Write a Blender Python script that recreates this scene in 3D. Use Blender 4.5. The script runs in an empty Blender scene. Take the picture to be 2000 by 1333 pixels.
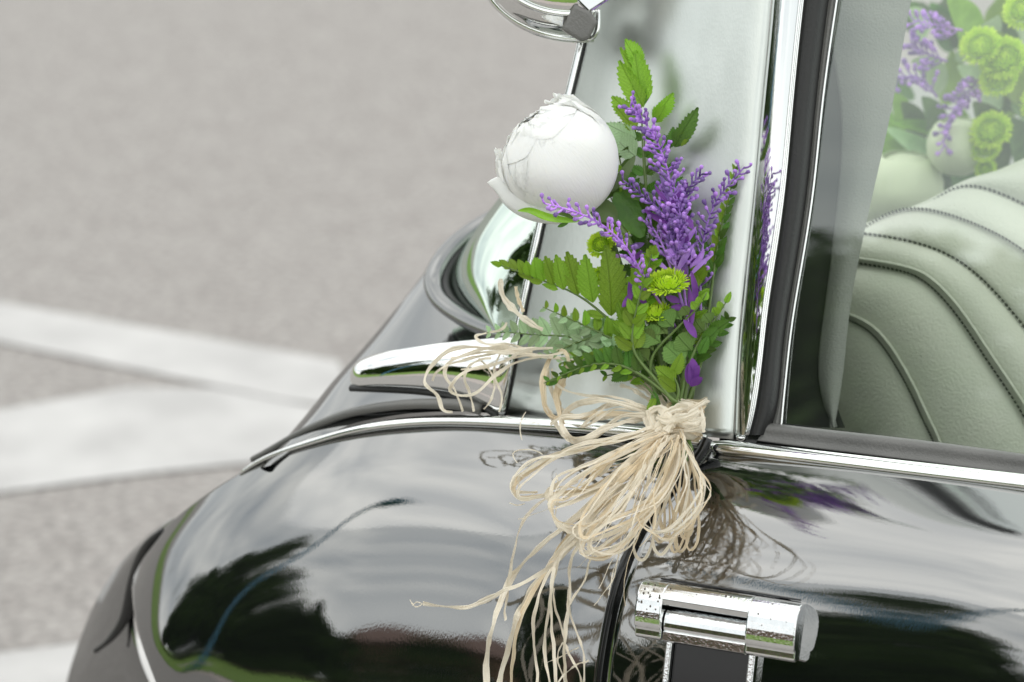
import bpy, math, random
import numpy as np
from mathutils import Vector, Matrix, noise
random.seed(7)
S = bpy.context.scene
C = S.collection
R = math.radians

# ------------------------------------------------------------------ camera
YAW, PITCH, LENS = R(18), R(20), 100.0
FPX = LENS/36*2000
rt = Vector((math.cos(YAW), math.sin(YAW), 0))
fw = Vector((-math.sin(YAW)*math.cos(PITCH), math.cos(YAW)*math.cos(PITCH), -math.sin(PITCH)))
up = rt.cross(fw)
def ray(px, py): return (fw + rt*((px-1000)/FPX) + up*((666.5-py)/FPX))
KNOT = Vector((0, -0.05, 0.94))
r0 = ray(1320, 815)
CAM = KNOT - r0.normalized()*2.2
cam_d = bpy.data.cameras.new('camera'); cam = bpy.data.objects.new('camera', cam_d); C.objects.link(cam)
cam.matrix_world = Matrix.Translation(CAM) @ Matrix((rt, up, -fw)).transposed().to_4x4()
cam_d.lens = LENS; cam_d.sensor_width = 36; cam_d.clip_start = .05; cam_d.clip_end = 500
cam_d.dof.use_dof = True; cam_d.dof.focus_distance = (KNOT-CAM).dot(fw); cam_d.dof.aperture_fstop = 5.0
S.camera = cam

# ------------------------------------------------------------------ world
SUN_EL, SUN_AZ = R(64), R(258)       # azimuth: direction the light comes from, measured from +Y clockwise
w = bpy.data.worlds.new('World'); S.world = w; w.use_nodes = True
nt = w.node_tree; N = nt.nodes; L = nt.links
bg = N['Background']; bg.inputs['Strength'].default_value = 0.1
sky = N.new('ShaderNodeTexSky'); sky.sky_type = 'NISHITA'; sky.sun_disc = False
sky.sun_elevation = SUN_EL; sky.sun_rotation = SUN_AZ; sky.air_density = 1.0; sky.dust_density = 3
tc = N.new('ShaderNodeTexCoord'); mp = N.new('ShaderNodeMapping'); mp.inputs['Scale'].default_value = (1.0, 1.0, 3.2)
mp.inputs['Location'].default_value = (3.1, 1.7, .4)
nz = N.new('ShaderNodeTexNoise'); nz.inputs['Scale'].default_value = 2.6; nz.inputs['Detail'].default_value = 7; nz.inputs['Roughness'].default_value = .52
cr = N.new('ShaderNodeValToRGB'); cr.color_ramp.elements[0].position = .36; cr.color_ramp.elements[1].position = .66
cr.color_ramp.elements[0].color = (9.2, 9.8, 10.1, 1); cr.color_ramp.elements[1].color = (15.9, 16.1, 15.5, 1)
cr2 = N.new('ShaderNodeValToRGB'); cr2.color_ramp.elements[0].position = .22; cr2.color_ramp.elements[1].position = .34
mx = N.new('ShaderNodeMix'); mx.data_type = 'RGBA'
L.new(tc.outputs['Generated'], mp.inputs['Vector']); L.new(mp.outputs[0], nz.inputs['Vector'])
L.new(nz.outputs['Fac'], cr.inputs[0]); L.new(nz.outputs['Fac'], cr2.inputs[0]); L.new(cr2.outputs['Color'], mx.inputs[0])
L.new(sky.outputs[0], mx.inputs[6]); L.new(cr.outputs[0], mx.inputs[7]); L.new(mx.outputs[2], bg.inputs['Color'])
sd = bpy.data.lights.new('sun', 'SUN'); sd.energy = .6; sd.angle = R(75); sd.color = (1, .97, .92)
so = bpy.data.objects.new('sun', sd); C.objects.link(so)
sdir = Vector((math.sin(SUN_AZ)*math.cos(SUN_EL), math.cos(SUN_AZ)*math.cos(SUN_EL), math.sin(SUN_EL)))
so.rotation_euler = sdir.to_track_quat('Z', 'Y').to_euler(); so.location = (0, -5, 8)
S.view_settings.view_transform = 'Standard'; S.view_settings.look = 'None'
S.view_settings.exposure = 0.14; S.view_settings.gamma = 1
S.render.engine = 'CYCLES'; S.cycles.max_bounces = 10; S.cycles.transparent_max_bounces = 16

# ------------------------------------------------------------------ helpers
def hit(px, py, y):                     # point of the plane y = const seen at a pixel of the 2000 px photograph
    r = ray(px, py); return CAM + r*((y-CAM.y)/r.y)
def ground_at(px, py, z=0):
    r = ray(px, py); return CAM + r*((z-CAM.z)/r.z)
BELT = hit(1433, 858, .012)
LEAN = R(20)
PN = Vector((0, -math.cos(LEAN), math.sin(LEAN)))       # outward normal of the pillar
def on_pillar(px, py, off=0):
    r = ray(px, py); p0 = BELT + PN*off
    return CAM + r*((p0-CAM).dot(PN)/r.dot(PN))
ROWY = [(840, 0), (920, -.0275), (1000, -.051), (1100, -.0735), (1220, -.094), (1400, -.116), (1700, -.131)]
def lerp_tab(t, x):
    if x <= t[0][0]: return t[0][1]
    for (a, b), (c, d) in zip(t, t[1:]):
        if x <= c: return b+(d-b)*(x-a)/(c-a)
    return t[-1][1]
def body_at(px, py, off=0):
    if py < 800: return on_pillar(px, py, off)
    a = hit(px, py, lerp_tab(ROWY, py)-off)
    if py < 880:
        k = (py-800)/80; return on_pillar(px, py, off).lerp(a, k)
    return a

def cspline(pts, n):                     # natural cubic through points, n samples
    P = np.array([list(p) for p in pts], float); m = len(P)
    if m == 2:
        t = np.linspace(0, 1, n)[:, None]; return [Vector(q) for q in P[0]*(1-t)+P[1]*t]
    d = np.linalg.norm(P[1:]-P[:-1], axis=1)**.5; d = np.maximum(d, 1e-5); T = np.concatenate([[0], np.cumsum(d)])
    return [Vector(q) for q in nat(T, P, np.linspace(0, T[-1], n))]
def nat(T, P, tt):
    m = len(T); h = T[1:]-T[:-1]; A = np.eye(m); B = np.zeros_like(P)
    for i in range(1, m-1):
        A[i, i-1] = h[i-1]; A[i, i] = 2*(h[i-1]+h[i]); A[i, i+1] = h[i]
        B[i] = 6*((P[i+1]-P[i])/h[i]-(P[i]-P[i-1])/h[i-1])
    M = np.linalg.solve(A, B)
    out = []
    for t in tt:
        i = int(min(max(np.searchsorted(T, t)-1, 0), m-2)); a = T[i+1]-t; b = t-T[i]; H = h[i]
        out.append(M[i]*a**3/(6*H)+M[i+1]*b**3/(6*H)+(P[i]/H-M[i]*H/6)*a+(P[i+1]/H-M[i+1]*H/6)*b)
    return np.array(out)
def surf(grid, nu, nv):                  # grid[row][col] -> dense grid
    cols = [cspline(r, nu) for r in grid]
    out = [cspline([cols[i][j] for i in range(len(grid))], nv) for j in range(nu)]
    return [[out[j][i] for j in range(nu)] for i in range(nv)]

def mesh(name, v, f, smooth=True, uv=None):
    m = bpy.data.meshes.new(name); m.from_pydata([tuple(x) for x in v], [], f); m.validate(clean_customdata=False)
    if smooth: m.shade_smooth()
    if uv is not None:
        u = m.uv_layers.new(name='UVMap')
        for l in m.loops: u.data[l.index].uv = uv[l.vertex_index]
    m.update(); return m
def put(name, me, mat, parent=None, mw=None, root=None, label=None):
    o = bpy.data.objects.new(name, me); C.objects.link(o)
    if me is not None and mat is not None and not me.materials: me.materials.append(mat)
    base = Matrix.Identity(4) if mw is None else mw
    if parent is not None:
        o.parent = parent
        if parent.parent is None: base = Matrix.Translation(-parent.location) @ base
        else: base = base                 # parts sit at the world origin, their children keep world coordinates
    o.matrix_basis = base
    if label: o['label'] = label
    return o
def empty(name, loc, label, cat, group=None):
    o = bpy.data.objects.new(name, None); C.objects.link(o); o.location = loc; o.empty_display_size = .05
    o['label'] = label; o['category'] = cat
    if group: o['group'] = group
    return o
def gridmesh(name, G, flip=False, thick=0, close=False, uvs=True):
    nv, nu = len(G), len(G[0]); v = [p for r in G for p in r]; f = []
    for i in range(nv-1):
        for j in range(nu-1):
            q = (i*nu+j, i*nu+j+1, (i+1)*nu+j+1, (i+1)*nu+j); f.append(q[::-1] if flip else q)
    uv = [(j/(nu-1), i/(nv-1)) for i in range(nv) for j in range(nu)] if uvs else None
    return mesh(name, v, f, True, uv)
def solid(o, t, off=-1):
    m = o.modifiers.new('thickness', 'SOLIDIFY'); m.thickness = t; m.offset = off; return o
def sweep(name, path, rx, rz=None, seg=10, n=None, upv=Vector((0, 0, 1)), taper=None, cap=True, shape=None):
    P = cspline(path, n) if n else [Vector(p) for p in path]
    rz = rz or rx; v = []; f = []; k = len(P)
    sh = shape or [(math.cos(2*math.pi*a/seg), math.sin(2*math.pi*a/seg)) for a in range(seg)]
    seg = len(sh)
    for i, p in enumerate(P):
        t = (P[min(i+1, k-1)]-P[max(i-1, 0)]).normalized()
        s = t.cross(upv).normalized(); u2 = s.cross(t)
        e = taper(i/(k-1)) if taper else 1
        for (a, b) in sh: v.append(p + s*(a*rx*e)+u2*(b*rz*e))
    for i in range(k-1):
        for a in range(seg):
            b = (a+1) % seg; f.append((i*seg+a, i*seg+b, (i+1)*seg+b, (i+1)*seg+a))
    if cap: f.append(tuple(range(seg-1, -1, -1))); f.append(tuple((k-1)*seg+a for a in range(seg)))
    uv = [(a/seg, i/(k-1)) for i in range(k) for a in range(seg)]
    return mesh(name, v, f, True, uv)
def lathe0(name, c):
    v = []; f = []; x = rt; y = up; z = -fw
    for (h, r_) in ((0, .0042), (.0022, .0040), (.0032, .0028), (.0032, .0004)):
        for a in range(14): t = 2*math.pi*a/14; v.append(c+z*h+x*(math.cos(t)*r_)+y*(math.sin(t)*r_*.7))
    for i in range(3):
        for a in range(14): b = (a+1) % 14; f.append((i*14+a, i*14+b, (i+1)*14+b, (i+1)*14+a))
    f.append(tuple(42+a for a in range(14))); return mesh(name, v, f)
class MB:
    def __init__(s): s.v = []; s.f = []
    def add(s, v, f): o = len(s.v); s.v += [Vector(x) for x in v]; s.f += [tuple(i+o for i in q) for q in f]
    def addm(s, m, mw=None):
        mw = mw or Matrix.Identity(4); s.add([mw @ x.co for x in m.vertices], [tuple(p.vertices) for p in m.polygons])
    def box(s, a, b, mw=None):
        v = [Vector((x, y, z)) for x in (a[0], b[0]) for y in (a[1], b[1]) for z in (a[2], b[2])]
        if mw: v = [mw @ q for q in v]
        s.add(v, [(0, 1, 3, 2), (4, 6, 7, 5), (0, 4, 5, 1), (2, 3, 7, 6), (0, 2, 6, 4), (1, 5, 7, 3)])
    def build(s, name, smooth=True): return mesh(name, s.v, s.f, smooth)
def bevel(o, w_, seg=3):
    m = o.modifiers.new('bevel', 'BEVEL'); m.width = w_; m.segments = seg; m.limit_method = 'ANGLE'; m.angle_limit = R(30); return o

# ------------------------------------------------------------------ materials
def mat(name, col, rough=.5, metal=0, ior=1.5, noise_amt=0, nscale=40, col2=None, bump=0, bscale=200, stretch=(1, 1, 1), trans=0, coords='Object', sheen=0, aniso=0, detail=4, det2=3):
    m = bpy.data.materials.new(name); m.use_nodes = True; t = m.node_tree; n = t.nodes; l = t.links; b = n['Principled BSDF']
    b.inputs['Base Color'].default_value = (*col, 1); b.inputs['Roughness'].default_value = rough
    b.inputs['Metallic'].default_value = metal; b.inputs['IOR'].default_value = ior
    if sheen: b.inputs['Sheen Weight'].default_value = sheen
    if aniso: b.inputs['Anisotropic'].default_value = aniso
    tcn = n.new('ShaderNodeTexCoord'); mpn = n.new('ShaderNodeMapping'); mpn.inputs['Scale'].default_value = stretch
    l.new(tcn.outputs[coords], mpn.inputs[0])
    if col2 is not None:
        q = n.new('ShaderNodeTexNoise'); q.inputs['Scale'].default_value = nscale; q.inputs['Detail'].default_value = detail
        c = n.new('ShaderNodeValToRGB'); c.color_ramp.elements[0].position = .35; c.color_ramp.elements[1].position = .65
        c.color_ramp.elements[0].color = (*col, 1); c.color_ramp.elements[1].color = (*col2, 1)
        l.new(mpn.outputs[0], q.inputs['Vector']); l.new(q.outputs['Fac'], c.inputs[0]); l.new(c.outputs[0], b.inputs['Base Color'])
    if bump:
        q = n.new('ShaderNodeTexNoise'); q.inputs['Scale'].default_value = bscale; q.inputs['Detail'].default_value = det2
        u = n.new('ShaderNodeBump'); u.inputs['Strength'].default_value = bump; u.inputs['Distance'].default_value = .002
        l.new(mpn.outputs[0], q.inputs['Vector']); l.new(q.outputs['Fac'], u.inputs['Height']); l.new(u.outputs[0], b.inputs['Normal'])
    if trans:
        tr = n.new('ShaderNodeBsdfTranslucent'); ms = n.new('ShaderNodeMixShader'); ms.inputs[0].default_value = trans
        src = b.inputs['Base Color'].links[0].from_socket if b.inputs['Base Color'].links else None
        if src: l.new(src, tr.inputs['Color'])
        else: tr.inputs['Color'].default_value = (*col, 1)
        l.new(b.outputs[0], ms.inputs[1]); l.new(tr.outputs[0], ms.inputs[2]); l.new(ms.outputs[0], n['Material Output'].inputs[0])
    return m
def glass(name, tint, refl, rough=0.0, ior=1.5, gc=(.95, 1, .97)):
    m = bpy.data.materials.new(name); m.use_nodes = True; t = m.node_tree; n = t.nodes; l = t.links; n.remove(n['Principled BSDF'])
    tr = n.new('ShaderNodeBsdfTransparent'); tr.inputs[0].default_value = (*tint, 1)
    g = n.new('ShaderNodeBsdfGlossy'); g.inputs['Roughness'].default_value = rough; g.inputs['Color'].default_value = (*gc, 1)
    fr = n.new('ShaderNodeFresnel'); fr.inputs['IOR'].default_value = ior
    ms = n.new('ShaderNodeMixShader'); l.new(fr.outputs[0], ms.inputs[0]); l.new(tr.outputs[0], ms.inputs[1]); l.new(g.outputs[0], ms.inputs[2])
    l.new(ms.outputs[0], n['Material Output'].inputs[0]); return m
paint = mat('black_car_paint', (.006, .007, .007), .02, 0, 3.1, bump=.012, bscale=900, stretch=(1, 1, .25))
chrome = mat('chrome', (.80, .81, .80), .04, 1, bump=.01, bscale=400)
chrome_worn = mat('pitted_chrome', (.82, .83, .83), .08, 1, col2=(.76, .77, .77), nscale=120, bump=.06, bscale=500)
brushed = mat('brushed_aluminium', (.68, .71, .68), .32, 1, col2=(.63, .66, .63), nscale=60, stretch=(1, 1, .04), bump=.05, bscale=900, aniso=.3)
polished = mat('polished_steel', (.78, .79, .78), .07, 1, bump=.02, bscale=120, stretch=(1, 1, .05))
rubber = mat('black_rubber', (.018, .018, .018), .45, bump=.2, bscale=500)
rubber_grey = mat('grey_weatherstrip', (.10, .10, .095), .42, bump=.3, bscale=500, col2=(.15, .147, .14), nscale=12)
blackgloss = mat('black_gloss_plastic', (.01, .01, .011), .12)
leather = mat('pale_green_leather', (.54, .57, .48), .42, col2=(.60, .62, .53), nscale=14, bump=.55, bscale=420, det2=6)
thread = mat('dark_thread', (.03, .035, .03), .7)
fabric = mat('grey_fabric', (.30, .31, .29), .8, bump=.5, bscale=600, stretch=(1, .2, 1))
dark_int = mat('dark_interior', (.03, .032, .03), .5)
win = glass('window_glass', (.92, .95, .91), 1, 0.0, 2.3)
rwin = glass('rear_window_glass', (.55, .70, .58), 1, 0.0, 1.45, (.62, .70, .64))
fern_a = mat('fern_green', (.24, .41, .018), .36, col2=(.34, .54, .04), nscale=60, bump=.35, bscale=300, trans=.28)
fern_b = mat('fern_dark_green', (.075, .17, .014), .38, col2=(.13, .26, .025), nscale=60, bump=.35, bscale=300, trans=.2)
fern_c = mat('fern_pale_green', (.42, .60, .30), .28, col2=(.55, .72, .42), nscale=60, bump=.35, bscale=300, trans=.25)
fern_r = mat('fern_underside', (.16, .26, .05), .5, col2=(.20, .31, .07), nscale=60, bump=.3, bscale=300, trans=.25)
stem_m = mat('green_stem', (.10, .17, .035), .45, col2=(.14, .21, .06), nscale=80)
leaf_m = mat('smooth_leaf', (.12, .20, .06), .4, col2=(.17, .26, .09), nscale=30, bump=.2, bscale=120, trans=.2)
peony_m = mat('white_petal', (.96, .96, .93), .6, trans=.10, bump=.3, bscale=7, stretch=(14, 1.5, 1), coords='UV', det2=6)
_b = peony_m.node_tree.nodes['Principled BSDF']; _b.inputs['Subsurface Weight'].default_value = .5; _b.inputs['Subsurface Scale'].default_value = .006; _b.inputs['Subsurface Radius'].default_value = (1, .95, .85)
purple = mat('purple_flower', (.27, .14, .50), .6, col2=(.42, .26, .68), nscale=120, trans=.12)
purple_d = mat('deep_purple_petal', (.14, .035, .26), .6, col2=(.22, .06, .36), nscale=60, trans=.15)
mum = mat('lime_petal', (.60, .84, .03), .55, col2=(.74, .92, .10), nscale=160, trans=.25)
raffia = mat('raffia', (.80, .67, .48), .5, col2=(.98, .94, .84), nscale=5, stretch=(7, .5, 1), coords='UV', trans=.22, bump=.35, bscale=14, detail=6)
raffia_d = mat('raffia_tan', (.70, .52, .30), .5, col2=(.94, .84, .66), nscale=5, stretch=(7, .5, 1), coords='UV', trans=.22, bump=.35, bscale=14, detail=6)

# ------------------------------------------------------------------ ground
def ground_mat():
    m = mat('light_asphalt', (.308, .284, .269), .85, col2=(.353, .329, .312), nscale=11, bump=.8, bscale=160, detail=9)
    t = m.node_tree; n = t.nodes; l = t.links; b = n['Principled BSDF']
    q = n.new('ShaderNodeTexNoise'); q.inputs['Scale'].default_value = 60; q.inputs['Detail'].default_value = 5
    tcn = n.new('ShaderNodeTexCoord'); l.new(tcn.outputs['Object'], q.inputs['Vector'])
    c = n.new('ShaderNodeValToRGB'); c.color_ramp.elements[0].position = .3; c.color_ramp.elements[1].position = .7
    c.color_ramp.elements[0].color = (.55, .55, .55, 1); c.color_ramp.elements[1].color = (1.3, 1.3, 1.3, 1)
    l.new(q.outputs['Fac'], c.inputs[0])
    x = n.new('ShaderNodeMix'); x.data_type = 'RGBA'; x.blend_type = 'MULTIPLY'; x.inputs[0].default_value = 1
    l.new(b.inputs['Base Color'].links[0].from_socket, x.inputs[6]); l.new(c.outputs[0], x.inputs[7]); l.new(x.outputs[2], b.inputs['Base Color'])
    return m
def setting(o, kind='structure'): o['kind'] = kind; return o
setting(put('ground', mesh('ground', [(-120, -120, 0), (120, -120, 0), (120, 120, 0), (-120, 120, 0)], [(0, 1, 2, 3)]), ground_mat()))
line_m = mat('worn_white_road_paint', (.45, .437, .43), .8, col2=(.57, .555, .545), nscale=6, bump=.4, bscale=150, detail=8)
for q in ([(-700, 480), (0, 590), (660, 705), (700, 800), (560, 782), (0, 668), (-700, 545)],
          [(-700, 900), (0, 800), (250, 757), (420, 757), (640, 800), (700, 880), (480, 905), (280, 925), (0, 962), (-700, 1060)],
          [(-600, 1340), (0, 1275), (400, 1225), (500, 1400), (0, 1460), (-600, 1530)]):
    P = [ground_at(a, b, .004) for a, b in q]
    setting(put('road_marking', mesh('road_marking', P, [tuple(range(len(P)))], False), line_m))
pave = mat('pinkish_pavement', (.40, .34, .32), .85, col2=(.46, .40, .37), nscale=3, bump=.3, bscale=80)
setting(put('pavement', mesh('pavement', [(-60, -5.45, .004), (60, -5.45, .004), (60, -3.6, .004), (-60, -3.6, .004)], [(0, 1, 2, 3)]), pave))
lawn = mat('lawn_green', (.10, .19, .02), .9, col2=(.17, .27, .035), nscale=1.5, bump=1, bscale=60, detail=8)
v = []; f = []
for i in range(25):
    for j in range(61):
        x = -60+2*j; y = -5.5-i*.95; v.append((x, y, .02+.10*noise.noise(Vector((x*.2, y*.2, 0)))+.02*i))
for i in range(24):
    for j in range(60): a = i*61+j; f.append((a, a+1, a+62, a+61))
setting(put('lawn', mesh('lawn', v, f), lawn))

setting(put('grass_verge', mesh('grass_verge', [(-34, -5.6, .02), (-6.6, -5.6, .02), (-7.5, 9, .02), (-34, 14, .02)], [(0, 1, 2, 3)]), lawn))
# ------------------------------------------------------------------ trees, hedge, building: what the paint reflects
bark = mat('bark', (.10, .075, .05), .9, bump=.6, bscale=20)
crown_d = mat('dark_tree_leaves', (.030, .060, .014), .7, col2=(.07, .12, .025), nscale=2, trans=.15)
crown_l = mat('green_tree_leaves', (.045, .09, .015), .7, col2=(.08, .14, .03), nscale=2, trans=.2)
def leaves(mb, c, rad, n, size):
    for _ in range(n):
        d = Vector((random.gauss(0, 1), random.gauss(0, 1), random.gauss(0, 1))).normalized()*(random.random()**.45)
        p = Vector((c[0]+d.x*rad[0], c[1]+d.y*rad[1], c[2]+d.z*rad[2]))
        a = Vector((random.uniform(-1, 1), random.uniform(-1, 1), random.uniform(-1, 1))).normalized(); b = a.orthogonal().normalized()
        s = size*random.uniform(.6, 1.3); mb.add([p-a*s, p+b*s*.5, p+a*s, p-b*s*.5], [(0, 1, 2, 3)])
def tree(x, y, h, rw, m, label, conical=False):
    t = empty('tree', (x, y, .1), label, 'tree', 'trees along the far side of the lawn')
    put('trunk', sweep('trunk', [(x, y, .1), (x+.1, y, h*.4), (x, y+.1, h*.85)], .16, seg=8, n=8, upv=Vector((0, 1, 0)), taper=lambda s: 1-.8*s), bark, t)
    mb = MB()
    for k in range(9):
        u = k/8; z = h*(.2+.76*u); r_ = rw*(1.0-.8*u if conical else (.65+.6*math.sin(math.pi*u)))*random.uniform(.8, 1.1)
        leaves(mb, (x+random.uniform(-.3, .3)*rw*(1-u), y+random.uniform(-.3, .3)*rw, z), (r_, r_, h*.12), 420, .30)
    put('crown', mb.build('crown', False), m, t)
tl = ['tall dark conifer reflected at the left of the fender', 'dark pointed tree in the reflected row of trees', 'round dark tree in the reflected row above the lawn',
      'green leafy tree among the dark reflected trees', 'broad dark tree beside the lamp post', 'dark slim conifer reflected near the fender edge', 'low dark tree reflected at the end of the row',
      'loose green tree reflected beside the brick building', 'dark bushy tree beyond the brick building', 'far dark tree reflected in the door']
TR = [(-34, -9, 9, 3.6, 1), (-27, -13, 8.5, 3.4, 1), (-29, -4, 4.5, 3.0, 0), (-22, -15.5, 6.6, 2.8, 1), (-23.5, -7, 7.0, 3.6, 0), (-18.6, -18, 4.8, 2.4, 1), (-7.4, -21, 8.3, 2.6, 0),
      (-3.6, -22, 8.8, 3.2, 0), (2.5, -23, 7.2, 3.4, 0), (11, -22, 6.0, 3.4, 0)]
for (x, y, h, rw, co), lb in zip(TR, tl): tree(x, y, h, rw, crown_l if 'green' in lb else crown_d, lb, bool(co))
for k in range(7):
    a = R(-36-7.5*k+random.uniform(-2, 2)); d_ = 26+random.uniform(-2, 3); tree(math.sin(a)*d_, -math.cos(a)*d_, random.uniform(7.5, 10.5)*(.45, .45, .55, .9, 1.4, 1.25, .9)[k], random.uniform(3.2, 4.2), crown_d, 'dark leafy tree in the dense back row, '+('just left of the brick building', 'second from the brick building', 'the tallest of the row', 'next after the tallest', 'fourth before the verge end', 'second before the verge end', 'lowest, at the verge end')[k])
t = empty('hedge', (-8, -14, .1), 'long low clipped dark hedge reflected along the lawn edge', 'hedge')
mb = MB()
for k in range(90): leaves(mb, (-40+k*.9, -14.5+random.uniform(-.2, .2), .75+random.uniform(-.1, .2)), (.8, .5, .65), 110, .13)
put('foliage', mb.build('foliage', False), crown_d, t)
put('stem', sweep('stem', [(-40, -14.5, .35), (0, -14.5, .35), (40, -14.5, .35)], .1, seg=6, n=4), bark, t)
bx, by = -11.5, -20
t = empty('brick_building', (bx, by, 0), 'low brown brick building with tiled roof reflected in the fender', 'building')
brown = mat('brown_brick', (.20, .115, .08), .85, col2=(.26, .16, .11), nscale=4, bump=.3, bscale=30)
mb = MB(); mb.box((bx-4, by-6, 0), (bx+4, by, 3.6)); put('wall', mb.build('wall', False), brown, t)
mb = MB(); mb.add([(bx-4.5, by-6.5, 3.603), (bx+4.5, by-6.5, 3.603), (bx+4.5, by+.5, 3.603), (bx-4.5, by+.5, 3.603), (bx-4, by-3, 5.2), (bx+4, by-3, 5.2)], [(3, 2, 1, 0), (0, 1, 5, 4), (2, 3, 4, 5), (1, 2, 5), (3, 0, 4)])
put('roof', mb.build('roof', False), mat('roof_tiles', (.16, .09, .07), .8, bump=.6, bscale=12), t)
for k in range(4):
    mb = MB(); x = bx-3.6+k*1.95; mb.box((x, by-.02, 1.0), (x+1.2, by+.05, 2.2))
    wf = put('window', mb.build('window', False), mat('white_frame', (.6, .6, .6), .5), t)
    mb = MB(); mb.box((x+.08, by+.051, 1.08), (x+1.12, by+.06, 2.12)); put('pane', mb.build('pane', False), mat('dark_pane', (.02, .025, .03), .05), wf)
bluem = mat('blue_painted_steel', (.045, .17, .27), .4)
t = empty('lamp_post', (-7.1, -4.0, 0), 'tall blue lamp post reflected as a curved streak in the fender', 'lamp post')
put('post', sweep('post', [(-7.1, -4.0, 0), (-7.1, -4.0, 3), (-7.1, -4.0, 5.4), (-6.5, -4.0, 5.9), (-5.8, -4.0, 5.95)], .10, seg=12, n=20, upv=Vector((0, 1, 0)), taper=lambda s: 1-.3*s), bluem, t)
mb = MB(); mb.box((-6.1, -4.15, 5.85), (-5.4, -3.85, 5.98)); bevel(put('lamp_head', mb.build('lamp_head', False), bluem, t), .03)

# ------------------------------------------------------------------ CAR
car = empty('vintage_car', (0, .6, 0), 'glossy black vintage saloon with brushed metal rear pillar, chrome trim and pale green leather seat', 'car')
ROFF = [0, -.0275, -.051, -.0735, -.094, -.116, -.131]
COLS = [  # (list of pixel positions down the side, y at the belt, share of the row bulge)
 ([(2500, 1022), (2500, 1095), (2500, 1180), (2500, 1285), (2500, 1400), (2500, 1580), (2500, 1820)], -.140, 2),
 ([(1950, 950), (1940, 1015), (1930, 1090), (1925, 1185), (1920, 1305), (1920, 1480), (1920, 1700)], -.072, 2),
 ([(1640, 912), (1620, 975), (1590, 1050), (1570, 1140), (1555, 1258), (1545, 1430), (1540, 1640)], -.030, 1.5),
 ([(1382, 880), (1338, 937), (1276, 1010), (1228, 1100), (1193, 1225), (1170, 1400), (1160, 1600)], 0, 1),
 ([(1100, 848), (1075, 915), (1040, 993), (1015, 1090), (1000, 1215), (990, 1390), (985, 1590)], .005, 1),
 ([(900, 836), (875, 905), (845, 985), (825, 1083), (810, 1208), (798, 1383), (790, 1580)], .012, .98),
 ([(700, 852), (688, 915), (672, 990), (658, 1082), (648, 1200), (640, 1372), (636, 1570)], .022, 1.0),
 ([(560, 892), (555, 942), (547, 1005), (538, 1085), (530, 1195), (530, 1360), (535, 1550)], .037, 1.04),
 ([(440, 952), (440, 990), (437, 1040), (434, 1108), (434, 1202), (444, 1350), (458, 1540)], .054, 1.12),
 ([(345, 1022), (347, 1052), (349, 1093), (352, 1152), (360, 1232), (378, 1350), (408, 1530)], .071, 1.22),
 ([(290, 1078), (294, 1105), (298, 1143), (304, 1197), (318, 1265), (344, 1360), (384, 1525)], .084, 1.32),
 ([(266, 1125), (266, 1148), (268, 1185), (277, 1232), (296, 1290), (326, 1370), (372, 1525)], .098, 1.42)]
DOFF = [0, -.039, -.078, -.107, -.128, -.149, -.162]
def bul(r, k):
    if k == 2: return DOFF[r]
    if k == 1.5: return (DOFF[r]+ROFF[r])/2
    return ROFF[r]*k if r <= 4 or k <= 1.1 else ROFF[4]*k+(ROFF[r]-ROFF[4])*1.15/k
GRID = [[hit(c[0][r][0], c[0][r][1], c[1]+bul(r, c[2])) for c in COLS] for r in range(7)]
# door: columns 0..3, fender: columns 3..11 (one smooth surface, cut along the shut line)
NU, NV = 177, 97
def dense():
    rows = []
    for r in GRID:                                   # parameter = column index so that the cut is exact
        P = np.array([list(p) for p in r]); T = np.array([0, 1.9, 2.9, 3.7, 4.6, 5.2, 5.85, 6.35, 6.8, 7.2, 7.5, 7.75])
        rows.append((T, P))
    T = rows[0][0]
    cut = T[3]; td = np.linspace(0, cut-.008, 60); tf = np.linspace(cut+.008, T[-1], 110)
    def S_(tt):
        R_ = [nat(T, P, tt) for T, P in rows]; out = []
        for j in range(len(tt)): out.append(cspline([R_[i][j] for i in range(7)], NV))
        return [[out[j][i] for j in range(len(tt))] for i in range(NV)]
    return S_(td), S_(tf)
GD, GF = dense()
door = put('rear_door', gridmesh('rear_door', GD), paint, car); solid(door, .004, 1)
GF2 = [[p+Vector(q) for p in GF[0]] for q in ((-.05, .4, -.45), (-.02, .12, -.12), (-.004, .03, -.012), (0, .006, -.0008))]+GF
fender = put('rear_fender', gridmesh('rear_fender', GF2), paint, car); solid(fender, .004, 1)
gap = put('door_gap', gridmesh('door_gap', [[GD[i][-1]+Vector((dx, .006, 0)) for dx in (-.012, .002)] for i in range(0, NV, 4)]), dark_int, car)
# shut line rubber seen at the top of the gap
# belt chrome
def strip(name, pts, y, rx, rz, m=chrome, seg=14, taper=None, out=0, n=60):
    path = [hit(a, b, yy) for (a, b), yy in zip(pts, y)]
    return put(name, sweep(name, path, rx, rz, seg=seg, n=n, taper=taper), m, car)
bl = [(1378, 862), (1330, 854), (1250, 845), (1100, 832), (1000, 826), (900, 822), (800, 825), (700, 839), (620, 861), (560, 880), (510, 900), (470, 925)]
by_ = [-.004, -.003, 0, .002, .005, .010, .013, .019, .027, .035, .042, .047]
strip('fender_belt_trim', bl, by_, .006, .0049, taper=lambda s: 1-.62*max(0, s-.45)/.55)
strip('door_belt_trim', [(1392, 872), (1500, 884), (1700, 908), (2000, 944), (2500, 1005)], [-.005, -.013, -.037, -.078, -.147], .0075, .0056, taper=lambda s: min(1, .75+s*6)*(1+.25*s))
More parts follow.
